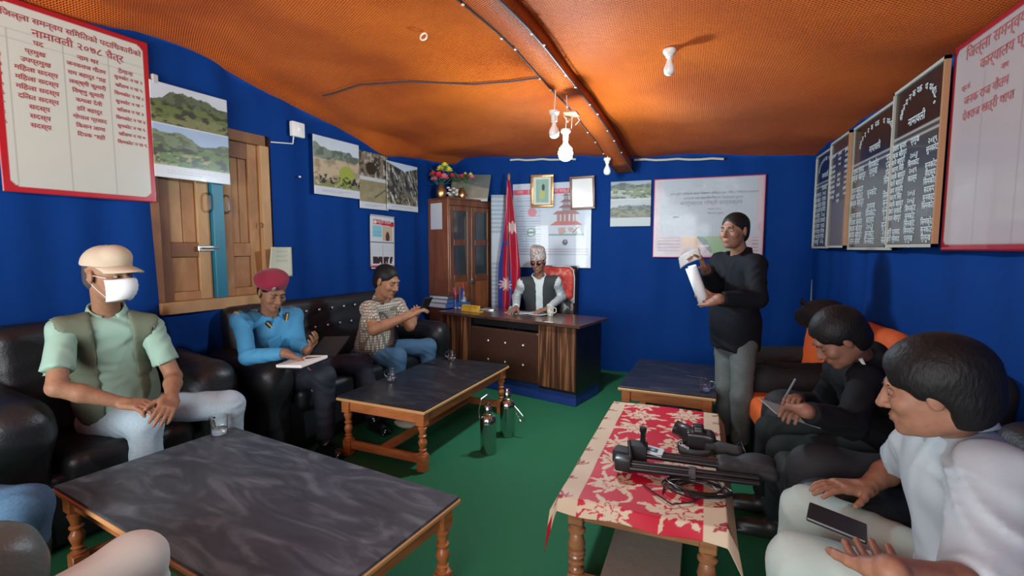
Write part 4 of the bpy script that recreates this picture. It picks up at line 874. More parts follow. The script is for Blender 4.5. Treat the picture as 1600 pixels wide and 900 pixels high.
# ------------------------------------------------------------------ people
def V3(*a): return Vector(a)
SKINS = {}
def skin(i, col):
    return mat('skin_%s' % i, col, .56, bump=.12, scale=60, var=.10, spec=.32, dist=.004)
def basis(f, u=(0, 0, 1)):
    f = Vector(f).normalized(); u = Vector(u); r = f.cross(u).normalized(); u = r.cross(f).normalized(); return Matrix((r, f, u)).transposed()
def arr(M): return np.array([[M[i][j] for j in range(3)] for i in range(3)])
def head_prims(c, M, s=1.0, ears=True):
    A = arr(M); P = lambda x, y, z: np.array(c) + A @ (np.array((x, y, z)) * s); q = lambda *r: np.array(r) * s
    return [El(P(0, -.014, .036), q(.074, .092, .083), A, .02), El(P(0, .022, -.022), q(.060, .066, .082), A, .02 * s), El(P(0, .034, -.070), q(.046, .048, .040), A, .02 * s),
            El(P(0, .070, -.092), q(.021, .018, .016), A, .018 * s), C(P(-.034, .079, .030), P(.034, .079, .030), .011 * s, k=.014 * s), El(P(-.042, .060, -.022), q(.022, .022, .022), A, .02 * s), El(P(.042, .060, -.022), q(.022, .022, .022), A, .02 * s),
            Cut(El(P(-.031, .098, .008), q(.019, .014, .012), A), .012 * s), Cut(El(P(.031, .098, .008), q(.019, .014, .012), A), .012 * s),
            C(P(0, .084, .018), P(0, .107, -.026), .0085 * s, .0125 * s, k=.010 * s), El(P(-.013, .094, -.030), q(.009, .010, .008), A, .006 * s), El(P(.013, .094, -.030), q(.009, .010, .008), A, .006 * s),
            El(P(0, .084, -.056), q(.026, .012, .010), A, .008 * s), El(P(0, .080, -.068), q(.020, .012, .008), A, .008 * s), Cut(C(P(-.022, .094, -.0605), P(.022, .094, -.0605), .0022 * s), .002),
            ] + ([El(P(x, -.006, 0), q(.010, .020, .032), A @ arr(Matrix.Rotation(a, 3, 'Z')), .006 * s) for x, a in ((-.077, .35), (.077, -.35))] if ears else [])
def hand_prims(w, d, n, left=False, curl=(.35, .5, .4), tcurl=.3, s=1.0, spread=.06, fan=None):
    d = Vector(d).normalized(); n = Vector(n); n = (n - d * n.dot(d)).normalized(); sd = d.cross(n) * (-1 if left else 1); w = Vector(w)
    A = arr(Matrix((sd, d, n)).transposed()); out = [Bx(w + d * .048 * s, (.040 * s, .050 * s, .0145 * s), A, .013 * s, .012), C(w - d * .01, w + d * .02, .025 * s, .024 * s, k=.015), El(w + d * .03 * s + sd * .028 * s + n * .006, (.017 * s, .030 * s, .016 * s), A, .012)]
    for i, (off, L_) in enumerate(((.029, .96), (.010, 1.05), (-.010, .98), (-.029, .78))):
        c = curl[i] if isinstance(curl[0], (tuple, list)) else curl; p = w + d * (.092 - .004 * abs(i - 1)) * s + sd * off * s; a = 0; sp = (1.5 - i) * spread; dd = (d + sd * sp).normalized()
        for j, (l, r0, r1) in enumerate(((.042, .0098, .0092), (.026, .0090, .0084), (.020, .0082, .0072))):
            a += c[j]; v = dd * math.cos(a) + n * math.sin(a); e = p + v * l * L_ * s; out.append(C(p, e, r0 * s, r1 * s, k=.0035)); p = e
    p = w + d * .022 * s + sd * .030 * s; v = (d * .72 + sd * .62 + n * .25 * (1 + tcurl)).normalized()
    for j, (l, r0, r1) in enumerate(((.036, .0135, .0115), (.030, .0112, .0098), (.022, .0096, .0082))):
        e = p + v * l * s; out.append(C(p, e, r0 * s, r1 * s, k=.005)); p = e; v = (v + d * .25 - sd * .35 * tcurl + n * .2 * tcurl).normalized()
    return out
HAIRM = mat('black_hair', (.006, .005, .005), .55, bump=.5, scale=120, stretch=(1, 1, .35), dist=.006, spec=.25)
WHT = mat('eye_white', (.36, .32, .29), .3); IRIS = mat('eye_iris', (.015, .008, .005), .1); BROW = mat('eyebrow_hair', (.01, .008, .007), .8)
def face_parts(t, c, M, s, skincol, eyes=True, lips=True, down=False):
    A = M; P = lambda x, y, z: Vector(c) + M @ (Vector((x, y, z)) * s)
    LIP = mat('lips_%.2f' % skincol[0], (skincol[0] * .62, skincol[1] * .45, skincol[2] * .5), .4)
    for x in (-1, 1):
        if eyes:
            mb = MB(); mb.sphere(P(.031 * x, .0765, .007), .0118 * s, (1.15, .8, .80 if down else .50), 12, 8, M); e = mb.build('eyelid' if down else 'eye', mat('lid_%.2f' % skincol[0], tuple(k_ * .8 for k_ in skincol), .5) if down else WHT, t, True, world=True)
            if down: mb = MB(); mb.tube([P(.031 * x + k_ * .012, .0855 - .5 * abs(k_) ** 2 * .006, .001 + .002 * abs(k_)) for k_ in (-1, -.5, 0, .5, 1)], .0013 * s, 5); mb.build('lashes', IRIS, e, True, world=True); mb = None
            if not down: mb = MB(); mb.sphere(P(.031 * x, .0830, .0065), .0058 * s, (1, .6, .95), 10, 6, M); mb.build('iris', IRIS, e, True, world=True)
        mb = MB(); mb.tube([P(x * (.016 + .030 * k), .0905 - .012 * k * k, .026 + .005 * math.sin(3 * k)) for k in (0, .25, .5, .75, 1)], [.003 * s, .0042 * s, .004 * s, .003 * s, .0015 * s], 6); mb.build('eyebrow', BROW, t, True, world=True)
    if lips:
        for z, r in ((-.0565, .0045), (-.0655, .0055)):
            mb = MB(); mb.tube([P(x, .0925 - 18 * x * x + (0 if z > -.06 else -.001), z - 2 * x * x) for x in (-.021, -.012, 0, .012, .021)], [.001, r * .8 * s, r * s, r * .8 * s, .001], 8); mb.build('lip', LIP, t, True, world=True)
def hair(t, c, M, s, style='short', m=None):
    A = arr(M); P = lambda x, y, z: np.array(c) + A @ (np.array((x, y, z)) * s); q = lambda *r: np.array(r) * s
    g = dict(short=0., full=.013, big=.019)[style]
    pr = [El(P(0, -.020, .044), q(.081 + g, .098 + g, .086 + g), A), El(P(0, -.050, -.01), q(.070 + g * .7, .062 + g, .075 + g * .6), A, .02)]
    pr += [Cut(El(P(0, .128, -.022), q(.072, .088, .112), A), .012), Cut(Bx(P(0, .095, -.075), q(.10, .062, .095), A, .03 * s), .015), Cut(Bx(P(0, .06, -.11), q(.12, .085, .10), A, .03 * s), .015), Cut(El(P(0, .0, -.165), q(.12, .12, .085), A), .01)]
    return sdf('hair', pr, .006 if s < 1.2 else .006, m or HAIRM, t, .015, wr=.0013, wf=120)
def body(t, J, sk, h=.007, hands=(), s=1.0, hs=1.0, legs=True, ears=True):
    pr = [C(J['pel'], J['neck'] - J['u'] * .10, .10, .09), C(J['shR'], J['shL'], .042), C(J['neck'] - J['u'] * .06, J['neck'], .06, .054, k=.03), C(J['neck'], Vector(J['head']) + J['HM'] @ V3(0, -.025, -.05) * hs, .052 * hs, .050 * hs, k=.02)]
    for a in 'RL':
        if 'el' + a in J: pr += [C(J['sh' + a], J['el' + a], .044 * s, .037 * s), C(J['el' + a], J['el' + a].lerp(J['wr' + a], .35), .037 * s, .039 * s, k=.015), C(J['el' + a].lerp(J['wr' + a], .35), J['wr' + a], .039 * s, .0245 * s, k=.015)]
        if legs: pr += [C(J['hip' + a], J['kn' + a], .060, .048), C(J['kn' + a], J['an' + a], .046, .034)]
    pr += head_prims(J['head'], J['HM'], hs, ears)
    for hp in hands: pr += hand_prims(**hp)
    return sdf('body', pr, h, sk, t, .022)
def frame_of(J):
    J['u'] = (J['neck'] - J['pel']).normalized(); r = (J['shR'] - J['shL']).normalized(); J['r'] = (r - J['u'] * r.dot(J['u'])).normalized(); J['f'] = J['u'].cross(J['r']).normalized()
    J['TM'] = arr(Matrix((J['r'], J['f'], J['u'])).transposed())
    for a, s in (('R', 1), ('L', -1)):
        J.setdefault('hip' + a, J['pel'] + J['r'] * s * .092)
    return J
def top_prims(J, g=0., sleeve='long', belly=0., fit=0.):
    u, r, f, T = J['u'], J['r'], J['f'], J['TM']; L = (J['neck'] - J['pel']).length
    pr = [El(J['pel'] + u * L * .64 + f * .008, (.168 + g, .112 + g, L * .40), T), El(J['pel'] + u * L * .25 + f * (.015 + belly * .5), (.150 + g + belly * .7, .112 + g + belly, L * .36), T, .06), C(J['shR'], J['shL'], .050 + g, k=.05), C(J['neck'] - u * .045, J['shR'], .048 + g, .046 + g, k=.03), C(J['neck'] - u * .045, J['shL'], .048 + g, .046 + g, k=.03)]
    for a in 'RL':
        if 'el' + a not in J: continue
        e, w, s_ = J['el' + a], J['wr' + a], J['sh' + a]
        if sleeve == 'short': pr.append(C(s_, s_.lerp(e, .72), .053 + g, .060 + g, flat='b', k=.03))
        elif sleeve == 'long': pr += [C(s_, e, .052 + g * .7, .047 + g * .7, k=.035), C(e, e.lerp(w, .92), .050 + g * .7, .034 + g * .7, flat='b', k=.015)]
    pr.append(Cut(C(J['neck'] + u * .02, J['neck'] + u * .15, .062), .01)); return pr
def trousers(t, J, m, g=0., h=.010, hem=.95, wr=.0045, wf=36):
    pr = [El(J['pel'] - J['u'] * .01, (.158 + g, .125 + g, .115), J['TM'])]
    for a in 'RL':
        pr += [C(J['hip' + a], J['kn' + a], .086 + g, .068 + g, k=.04), C(J['kn' + a], J['kn' + a].lerp(J['an' + a], hem), .066 + g, .056 + g, flat='b', k=.03)]
    return sdf('trousers', pr, h, m, t, .03, wr=wr, wf=wf)
def shoes(t, J, m, dirs):
    for a, d in zip('RL', dirs):
        d = Vector(d).normalized(); an = J['an' + a]; T = arr(basis(d)); b = V3(an.x, an.y, 0)
        sdf('shoe', [El(b + d * .07 + V3(0, 0, .042), (.043, .125, .04), T), C(b + V3(0, 0, .05), b + V3(0, 0, .09), .045), Bx(b + d * .06 + V3(0, 0, .014), (.042, .13, .014), T, .012)], .009, m, t, .02, cut=lambda X, Y, Z: -(Z - .002) + 0 * X + 0 * Y)
def collar(t, J, m, r=.071, hgt=.040, open_=.75, name='collar'):
    u, rr, f = J['u'], J['r'], J['f']; c = J['neck'] + u * .004; A = Matrix((rr, f, u)).transposed(); n = 22; V = []; F = []
    for i in range(n + 1):
        a = math.pi / 2 + open_ / 2 + (2 * math.pi - open_) * i / n
        for k, (dr, dz) in enumerate(((0, 0), (-.004, hgt), (.004, hgt + .004), (.018, .002))):
            dip = -.035 * max(0, math.sin(a)) ; V.append(c + A @ V3((r + dr) * math.cos(a), (r + dr) * .95 * math.sin(a) + .004, dz + dip))
    for i in range(n):
        for k in range(3): F.append((i * 4 + k, i * 4 + k + 1, i * 4 + 5 + k, i * 4 + 4 + k))
    o = pyd(name, V, F, m, t, True, True); md = o.modifiers.new('thick', 'SOLIDIFY'); md.thickness = .003; return o
def person(label, J, cat='person'):
    frame_of(J); p = J.get('base', V3(J['pel'].x, J['pel'].y, 0)); return thing('person', label, cat, p)
def ankle(J, a, dx, dy, z=.085): J['an' + a] = V3(J['kn' + a].x + dx, J['kn' + a].y + dy, z)

# --- 1: man in beige cap
S1 = (.30, .15, .085)
J = dict(neck=at(167, 489, 2.42), head=at(170, 432, 2.33), pel=V3(-2.92, 1.66, .50)); J['HM'] = basis((.97, .20, -.08), (-.05, 0, 1))
J['shR'] = on(97, 517, J['neck'], .195); J['shL'] = on(236, 512, J['neck'], .195, True)
J['elR'] = on(88, 606, J['shR'], .29); J['elL'] = on(272, 590, J['shL'], .29, True)
frame_of(J); J['knR'] = V3(-2.56, 1.57, .53); J['knL'] = V3(-2.42, 1.93, .53); J['wrR'] = on(212, 634, J['elR'], .26, True); J['wrL'] = on(268, 622, J['elL'], .25)
ankle(J, 'R', -.03, .0); ankle(J, 'L', -.05, 0.03)
t = person('seated man in a beige cap, white face mask and olive vest on the left armchair', J)
body(t, J, skin('a', S1), .0065, [dict(w=J['wrR'], d=at(262, 636, 2.2) - J['wrR'], n=(.1, .2, -1), curl=(.3, .5, .4), s=1.05), dict(w=J['wrL'], d=at(252, 655, 2.15) - J['wrL'], n=(-.2, -.4, -.8), left=True, curl=(.35, .5, .4), s=1.05)], s=1.05, hs=1.1)
face_parts(t, J['head'], J['HM'], 1.1, S1, lips=False)
POLO = mat('sage_polo', (.27, .42, .33), .8, bump=.3, scale=200, dist=.002); VEST = mat('olive_vest', (.13, .155, .10), .75, bump=.3, scale=80, dist=.003)
sdf('polo_shirt', top_prims(J, .004, 'short', .03), .010, POLO, t, .03, wr=.005, wf=36); collar(t, J, POLO)
u, r, f, T = J['u'], J['r'], J['f'], J['TM']; L = (J['neck'] - J['pel']).length
vp = top_prims(J, .019, 'none', .03) + [Cut(Bx(J['pel'] + u * L * .45 + f * .16, (.075, .14, L * .62), T, .03), .01), Cut(C(J['shR'] + r * .03 - u * .02, J['shR'] + r * .2, .075), .01), Cut(C(J['shL'] - r * .03 - u * .02, J['shL'] - r * .2, .075), .01), Cut(C(J['neck'] - u * .02, J['neck'] + u * .2, .075), .01)]
sdf('vest', vp, .010, VEST, t, .03, wr=.003, wf=22)
for sx in (-1, 1): mb = MB(); mb.box(J['pel'] + u * L * .27 + r * sx * .115 + f * .118, (.10, .02, .10), Matrix((r, f, u)).transposed() @ Matrix.Rotation(-sx * .5, 3, 'Z'), bev=.006); mb.build('vest_pocket', VEST, t, True, world=True)
trousers(t, J, mat('light_blue_jeans', (.40, .50, .56), .85, bump=.3, scale=150, dist=.002, var=.12), .008)
shoes(t, J, mat('dark_shoe', (.02, .018, .016), .4), ((1, -.2, 0), (1, 0, 0)))
CAPM = mat('beige_cap', (.50, .41, .29), .8, bump=.3, scale=220, dist=.002)
HM = J['HM']; A = arr(HM); P = lambda x, y, z: np.array(J['head']) + A @ (np.array((x, y, z)) * 1.1)
cp_ = sdf('cap', [El(P(0, -.014, .050), (.092, .112, .098), A), El(P(0, .03, .088), (.068, .072, .062), A), Cut(Bx(P(0, 0, -.008), (.2, .2, .058), A, .005), .004)], .006, CAPM, t, .01)
V = []; n = 17
for i in range(n):
    a = -1.25 + 2.5 * i / (n - 1)
    for k in range(5):
        q_ = k / 4; V.append(P(.080 * math.sin(a) * (1 - .06 * q_), .086 * math.cos(a) - .012 + q_ * .085 * math.cos(a) ** .6, .056 - .010 * q_ - .016 * (math.sin(a) ** 2) - .012 * q_ * q_))
o = pyd('cap_brim', V, grid(5, n), CAPM, t, True, True); md = o.modifiers.new('th', 'SOLIDIFY'); md.thickness = .004
mb = MB(); mb.sphere(Vector(P(0, -.014, .134)), .008); mb.build('cap_button', CAPM, t, True, world=True)
MASK = mat('white_mask', (.78, .80, .80), .7)
V = []
for i in range(15):
    a = -1.15 + 2.3 * i / 14
    for k in range(11):
        z = -.008 - .098 * k / 10; b = .109 - .03 * (abs(k - 4) / 6) ** 2 + .003 * (k % 2); V.append(P(.072 * math.sin(a) * (1 - .25 * (k / 10) ** 2), (b + .012) * math.cos(a) ** .75 + .006 - .02 * (1 - math.cos(a)), z + .012 * math.cos(a * 1.3) ** 2))
o = pyd('face_mask', V, grid(11, 15), MASK, t, True, True); md = o.modifiers.new('th', 'SOLIDIFY'); md.thickness = .002
mb = MB()
for x in (-1, 1):
    mb.tube([P(x * .066, .062, -.0), P(x * .078, .03, .006), P(x * .084, -.012, .01)], .0014, 5); mb.tube([P(x * .055, .055, -.09), P(x * .074, .02, -.05), P(x * .084, -.015, -.01)], .0014, 5)
mb.build('mask_loop', MASK, t, world=True)
hair(t, J['head'], J['HM'], 1.0, m=mat('grey_stubble_hair', (.05, .04, .035), .8))

# --- 2: police officer reading
S2 = (.24, .115, .065)
J = dict(neck=at(422, 492, 3.22), head=at(425, 457, 3.12), pel=V3(-2.70, 2.62, .50)); J['HM'] = basis((.88, -.26, -.40), (0, 0, 1))
J['shR'] = on(377, 501, J['neck'], .19); J['shL'] = on(459, 494, J['neck'], .19, True); J['elR'] = on(388, 558, J['shR'], .28); J['elL'] = on(466, 538, J['shL'], .27)
frame_of(J); J['knR'] = on(506, 588, J['hipR'], .44); J['knL'] = on(566, 566, J['hipL'], .46, True); J['wrR'] = on(447, 552, J['elR'], .25); J['wrL'] = on(480, 548, J['elL'], .22)
J['anR'] = V3(J['knR'].x - .02, J['knR'].y + .02, .085); J['anL'] = V3(J['knL'].x + .10, J['knL'].y - .0, .085)
t = person('seated officer in light blue uniform shirt and maroon beret reading a notebook', J)
body(t, J, skin('b', S2), .0065, [dict(w=J['wrR'], d=at(490, 570, 2.93) - J['wrR'], n=(.2, -.2, -1), curl=(.2, .3, .2)), dict(w=J['wrL'], d=at(492, 536, 2.98) - J['wrL'], n=(-.2, -.4, .8), left=True, curl=(.4, .5, .3))])
face_parts(t, J['head'], J['HM'], 1.0, S2, down=True)
BLUS = mat('light_blue_shirt', (.045, .24, .43), .75, bump=.3, scale=200, dist=.002)
sdf('uniform_shirt', top_prims(J, .005, 'long', .0), .010, BLUS, t, .03, wr=.005, wf=38); collar(t, J, BLUS)
NAVY = mat('navy_trousers', (.010, .012, .024), .75); trousers(t, J, NAVY, .006); shoes(t, J, mat('polished_shoe', (.008, .008, .009), .12, coat=.6), ((.9, -.3, 0), (.9, -.4, 0)))
hair(t, J['head'], J['HM'], .985)
HM = J['HM']; A = arr(HM); P = lambda x, y, z: np.array(J['head']) + A @ np.array((x, y, z)); BER = mat('maroon_beret', (.22, .008, .03), .9, sheen=.15)
sdf('beret', [El(P(.010, -.020, .092), (.104, .110, .046), A @ arr(Matrix.Rotation(R(14), 3, 'Y'))), C(P(-.0, -.014, .045), P(0, -.014, .07), .088), Cut(Bx(P(0, 0, -.01), (.2, .2, .052), A, .004), .004)], .007, BER, t, .03)
mb = MB(); mb.sphere(P(.045, .095, .075), .014, (1, .3, 1), 10, 6, HM); mb.build('beret_badge', mat('silver_badge', (.7, .68, .6), .3, .8), t, True, world=True)
EPA = mat('dark_epaulette', (.012, .013, .03), .7); GLD = mat('gold_braid', (.7, .45, .12), .4, .3)
for s_, sh in ((1, J['shR']), (-1, J['shL'])):
    M_ = Matrix((J['r'], J['f'], J['u'])).transposed() @ Matrix.Rotation(s_ * .25, 3, 'Y')
    mb = MB(); mb.box(sh - J['r'] * s_ * .03 + J['u'] * .056, (.12, .06, .010), M_, bev=.003); e = mb.build('epaulette', EPA, t, world=True)
    mb = MB(); mb.box(sh + J['r'] * s_ * .012 + J['u'] * .060, (.012, .05, .010), M_); mb.build('braid', GLD, e, world=True)
for s_ in (1, -1):
    M_ = Matrix((J['r'], J['f'], J['u'])).transposed() @ Matrix.Rotation(s_ * .45, 3, 'Y'); c_ = J['neck'] + J['r'] * s_ * .062 + J['f'] * .080 - J['u'] * .030
    mb = MB(); mb.box(c_, (.030, .010, .075), M_, bev=.003); e = mb.build('collar_tab', EPA, t, world=True); mb = MB(); mb.box(c_ + J['f'] * .006, (.010, .006, .062), M_); mb.build('braid', GLD, e, world=True)
u, r, f = J['u'], J['r'], J['f']
for s_ in (1, -1): mb = MB(); mb.box(J['pel'] + u * .34 + r * s_ * .08 + f * .118, (.09, .012, .085), Matrix((r, f, u)).transposed(), bev=.004); mb.build('shirt_pocket', BLUS, t, world=True)
# notebook on his lap
nb = thing('notebook', 'open notebook with white pages on the knees of the officer', 'notebook', at(478, 563, 2.93)); nb.rotation_euler = (R(6), R(-6), R(-8))
mb = MB(); mb.box((-.01, -.02, 0), (.235, .20, .018), bev=.002); mb.build('pages', mat('white_page', (.72, .70, .66), .7), nb); mb = MB(); mb.box((-.01, -.02, -.012), (.245, .21, .006)); mb.build('cover', BLK, nb)
mb = MB(); mb.box((.05, .155, .045), (.24, .17, .008), Matrix.Rotation(R(32), 3, 'X')); mb.build('raised_cover', BLK, nb)
mb = MB(); mb.tube([(.0, .0, .014), (.09, .035, .02)], .004, 6); tag(mb.build('pen', BLK, None), 'dark pen lying on the open white notebook', 'pen'); bpy.data.objects['pen'].matrix_world = Matrix.Translation(nb.location)

# --- 3: man in checked shirt with phone
S3 = (.30, .14, .075)
J = dict(neck=at(597, 469, 3.93), head=at(604, 440, 3.83), pel=V3(-2.58, 3.42, .50)); J['HM'] = basis((.96, -.08, -.34), (0, 0, 1))
J['shR'] = on(576, 483, J['neck'], .20); J['shL'] = on(621, 477, J['neck'], .20, True); J['elR'] = on(584, 516, J['shR'], .28); J['elL'] = on(640, 510, J['shL'], .27)
frame_of(J); J['knR'] = V3(-2.25, 3.36, .51); J['knL'] = V3(-2.21, 3.80, .51); J['wrR'] = on(636, 494, J['elR'], .27); J['wrL'] = on(648, 494, J['elL'], .22, True)
ankle(J, 'R', -.02, .0); ankle(J, 'L', -.02, 0)
t = person('seated man in a checked shirt and jeans leaning over his phone', J)
body(t, J, skin('c', S3), .007, [dict(w=J['wrR'], d=at(657, 482, 3.6) - J['wrR'], n=(0, .3, -.7), curl=(.35, .5, .3), s=1.1), dict(w=J['wrL'], d=at(662, 480, 3.66) - J['wrL'], n=(-.2, -.3, .6), left=True, curl=(.4, .6, .4), s=1.1)], s=1.1, hs=1.08)
face_parts(t, J['head'], J['HM'], 1.08, S3, down=True)
def check_mat():
    m = bpy.data.materials.new('checked_cotton'); m.use_nodes = True; N, L = nt(m); b = N['Principled BSDF']; tc = N.new('ShaderNodeTexCoord'); sx = N.new('ShaderNodeSeparateXYZ'); L.new(tc.outputs['Object'], sx.inputs[0])
    res = None
    for ax, per in ((2, .022), (1, .023), (0, .025)):
        a = N.new('ShaderNodeMath'); a.operation = 'MULTIPLY'; a.inputs[1].default_value = 1 / per; L.new(sx.outputs[ax], a.inputs[0]); fr = N.new('ShaderNodeMath'); fr.operation = 'FRACT'; L.new(a.outputs[0], fr.inputs[0])
        g = N.new('ShaderNodeMath'); g.operation = 'LESS_THAN'; g.inputs[1].default_value = .30; L.new(fr.outputs[0], g.inputs[0])
        if res is None: res = g
        else:
            q_ = N.new('ShaderNodeMath'); q_.operation = 'MAXIMUM'; L.new(res.outputs[0], q_.inputs[0]); L.new(g.outputs[0], q_.inputs[1]); res = q_
    mx = N.new('ShaderNodeMix'); mx.data_type = 'RGBA'; mx.inputs[6].default_value = (.55, .49, .38, 1); mx.inputs[7].default_value = (.17, .13, .10, 1); L.new(res.outputs[0], mx.inputs[0]); L.new(mx.outputs[2], b.inputs['Base Color']); b.inputs['Roughness'].default_value = .85; return m
CHK = check_mat(); sdf('checked_shirt', top_prims(J, .010, 'short', .03), .011, CHK, t, .03, wr=.003, wf=24); collar(t, J, CHK)
DEN = mat('blue_denim', (.045, .11, .19), .85, bump=.3, scale=150, dist=.002, var=.2); trousers(t, J, DEN, .008); shoes(t, J, mat('dark_shoe', (.02, .018, .016), .4), ((.9, -.2, 0), (.9, -.2, 0))); hair(t, J['head'], J['HM'], 1.07, 'short')
mb = MB(); ph_ = at(665, 476, 3.6); mb.box(ph_, (.075, .012, .15), basis((.5, -.2, -.4)), bev=.004); tag(mb.build('mobile_phone', BLK), 'dark phone held by the man in the checked shirt', 'phone')

# --- 4: man behind the desk
S4 = (.27, .13, .085)
J = dict(neck=at(842, 434, 5.22), head=at(841, 409, 5.12)); J['pel'] = J['neck'] + V3(-.02, .10, -.50); J['HM'] = basis((-.02, -.95, -.25), (0, 0, 1))
J['shR'] = on(815, 443, J['neck'], .19); J['shL'] = on(869, 440, J['neck'], .19); J['elR'] = on(807, 464, J['shR'], .26, True); J['elL'] = on(878, 464, J['shL'], .26, True); J['wrR'] = at(806, 484, 4.86); J['wrL'] = at(856, 484, 4.84)
for k_ in ('wrR', 'wrL'): J[k_].z = .80
frame_of(J)
for a_ in 'RL': J['kn' + a_] = J['hip' + a_] + V3(.0, -.38, -.02); J['an' + a_] = V3(J['kn' + a_].x, J['kn' + a_].y, .085)
t = person('man in a patterned cap, sunglasses and dark waistcoat reading at the desk', J)
body(t, J, skin('d', S4), .007, [dict(w=J['wrR'], d=(-.1, -1, -.1), n=(0, 0, -1), curl=(.15, .3, .2)), dict(w=J['wrL'], d=(-.6, -.8, -.1), n=(0, 0, -1), left=True, curl=(.15, .3, .2))])
face_parts(t, J['head'], J['HM'], 1.0, S4)
WSH = mat('white_shirt', (.60, .64, .62), .8, bump=.2, scale=200, dist=.002); WST = mat('charcoal_waistcoat', (.035, .037, .038), .8, bump=.3, scale=220, dist=.002)
sdf('shirt', top_prims(J, .004, 'long'), .010, WSH, t, .03, wr=.004, wf=40); collar(t, J, WSH, hgt=.04)
u, r, f, T = J['u'], J['r'], J['f'], J['TM']; L = (J['neck'] - J['pel']).length
sdf('waistcoat', top_prims(J, .014, 'none') + [Cut(Bx(J['pel'] + u * L * .55 + f * .16, (.035, .14, L * .7), T, .01), .01), Cut(C(J['shR'] + r * .03 - u * .02, J['shR'] + r * .2, .075), .01), Cut(C(J['shL'] - r * .03 - u * .02, J['shL'] - r * .2, .075), .01), Cut(C(J['neck'] - u * .10 + f * .06, J['neck'] + u * .2, .06), .01)], .010, WST, t, .03, wr=.0015)
trousers(t, J, NAVY); shoes(t, J, mat('dark_shoe', (.02, .018, .016)), ((0, -1, 0), (0, -1, 0))); hair(t, J['head'], J['HM'], .985)
TOPI = ramp_mat('topi_cloth', [(.35, (.20, .13, .12)), (.5, (.42, .34, .30)), (.65, (.55, .46, .42))], .8, 'noise', 60, (1, 1, 1), .5, .2)
HM = J['HM']; A = arr(HM); P = lambda x, y, z: Vector(np.array(J['head']) + A @ np.array((x, y, z)))
Q = [P(.086 * math.cos(a) * k_, -.012 + .098 * math.sin(a) * k2, z_ + .012 * math.cos(a) * (z_ > .1)) for z_, k_, k2 in ((.036, 1, 1), (.070, 1.0, 1.0), (.125, .93, .9), (.158, .86, .80), (.164, .70, .6)) for a in np.linspace(0, 2 * math.pi, 25)[:-1]]
F = [(24 * k_ + i, 24 * k_ + (i + 1) % 24, 24 * k_ + 24 + (i + 1) % 24, 24 * k_ + 24 + i) for k_ in range(4) for i in range(24)] + [(96 + i, 96 + i + 1, 96 + 22 - i, 96 + 23 - i) for i in range(0, 11)]
pyd('topi_cap', Q, F, TOPI, t, True, True)
SUNG = mat('dark_lens', (.03, .008, .006), .08, coat=.5)
for x in (-1, 1):
    mb = MB(); mb.sphere(P(x * .034, .094, .004), .025, (1, .22, .85), 14, 8, HM); g_ = mb.build('sunglass_lens', SUNG, t, True, world=True)
    mb = MB(); mb.tube([P(x * .056, .088, .010), P(x * .078, .04, .012), P(x * .082, -.01, .012)], .0022, 5); mb.build('temple', SUNG, g_, True, world=True)
mb = MB(); mb.tube([P(-.012, .098, .012), P(0, .101, .014), P(.012, .098, .012)], .002, 5); mb.build('bridge', SUNG, t, True, world=True)
# his chair with a red cloth over the back
oc = thing('office_chair', 'dark swivel chair with a red cloth over its back behind the desk', 'chair', (J['pel'].x + .10, J['pel'].y + .08, 0))
BRO = mat('dark_brown_leather', (.02, .011, .009), .3, coat=.2)
sdf('backrest', [Bx((.03, .17, .86), (.25, .055, .36), arr(Matrix.Rotation(R(-6), 3, 'X')), .05)], .013, BRO, oc, 0, wr=.002, world=False)
sdf('seat', [Bx((0, -.06, .46), (.25, .25, .06), rd=.05)], .014, BRO, oc, 0, world=False)
RCL = ramp_mat('red_chair_cloth', [(.35, (.50, .03, .025)), (.55, (.62, .08, .05)), (.72, (.62, .30, .26))], .8, 'noise', 12, (1, 1, 1), 1.2, .2)
sdf('chair_cloth', [Bx((.03, .155, 1.02), (.215, .062, .19), arr(Matrix.Rotation(R(-6), 3, 'X')), .05)], .012, RCL, oc, 0, wr=.0015, world=False)
mb = MB(); mb.tube([(.255, .095, .8), (.258, .10, 1.08), (.245, .10, 1.17), (.2, .098, 1.212), (.0, .098, 1.216)], .006, 6); mb.build('white_piping', WSH, oc, True)
for s_ in (-1, 1): mb = MB(); mb.tube([(s_ * .27, .12, .52), (s_ * .30, .02, .68), (s_ * .30, -.2, .70), (s_ * .27, -.24, .50)], .018, 8); mb.build('armrest', BRO, oc, True)
mb = MB(); mb.lathe([(.03, .08), (.03, .42)], (0, 0, 0), 12); [mb.tube([(0, 0, .10), (.28 * math.cos(a), .28 * math.sin(a), .05)], .02, 6) for a in np.arange(5) * 1.2566]; mb.build('star_base', BLK, oc)

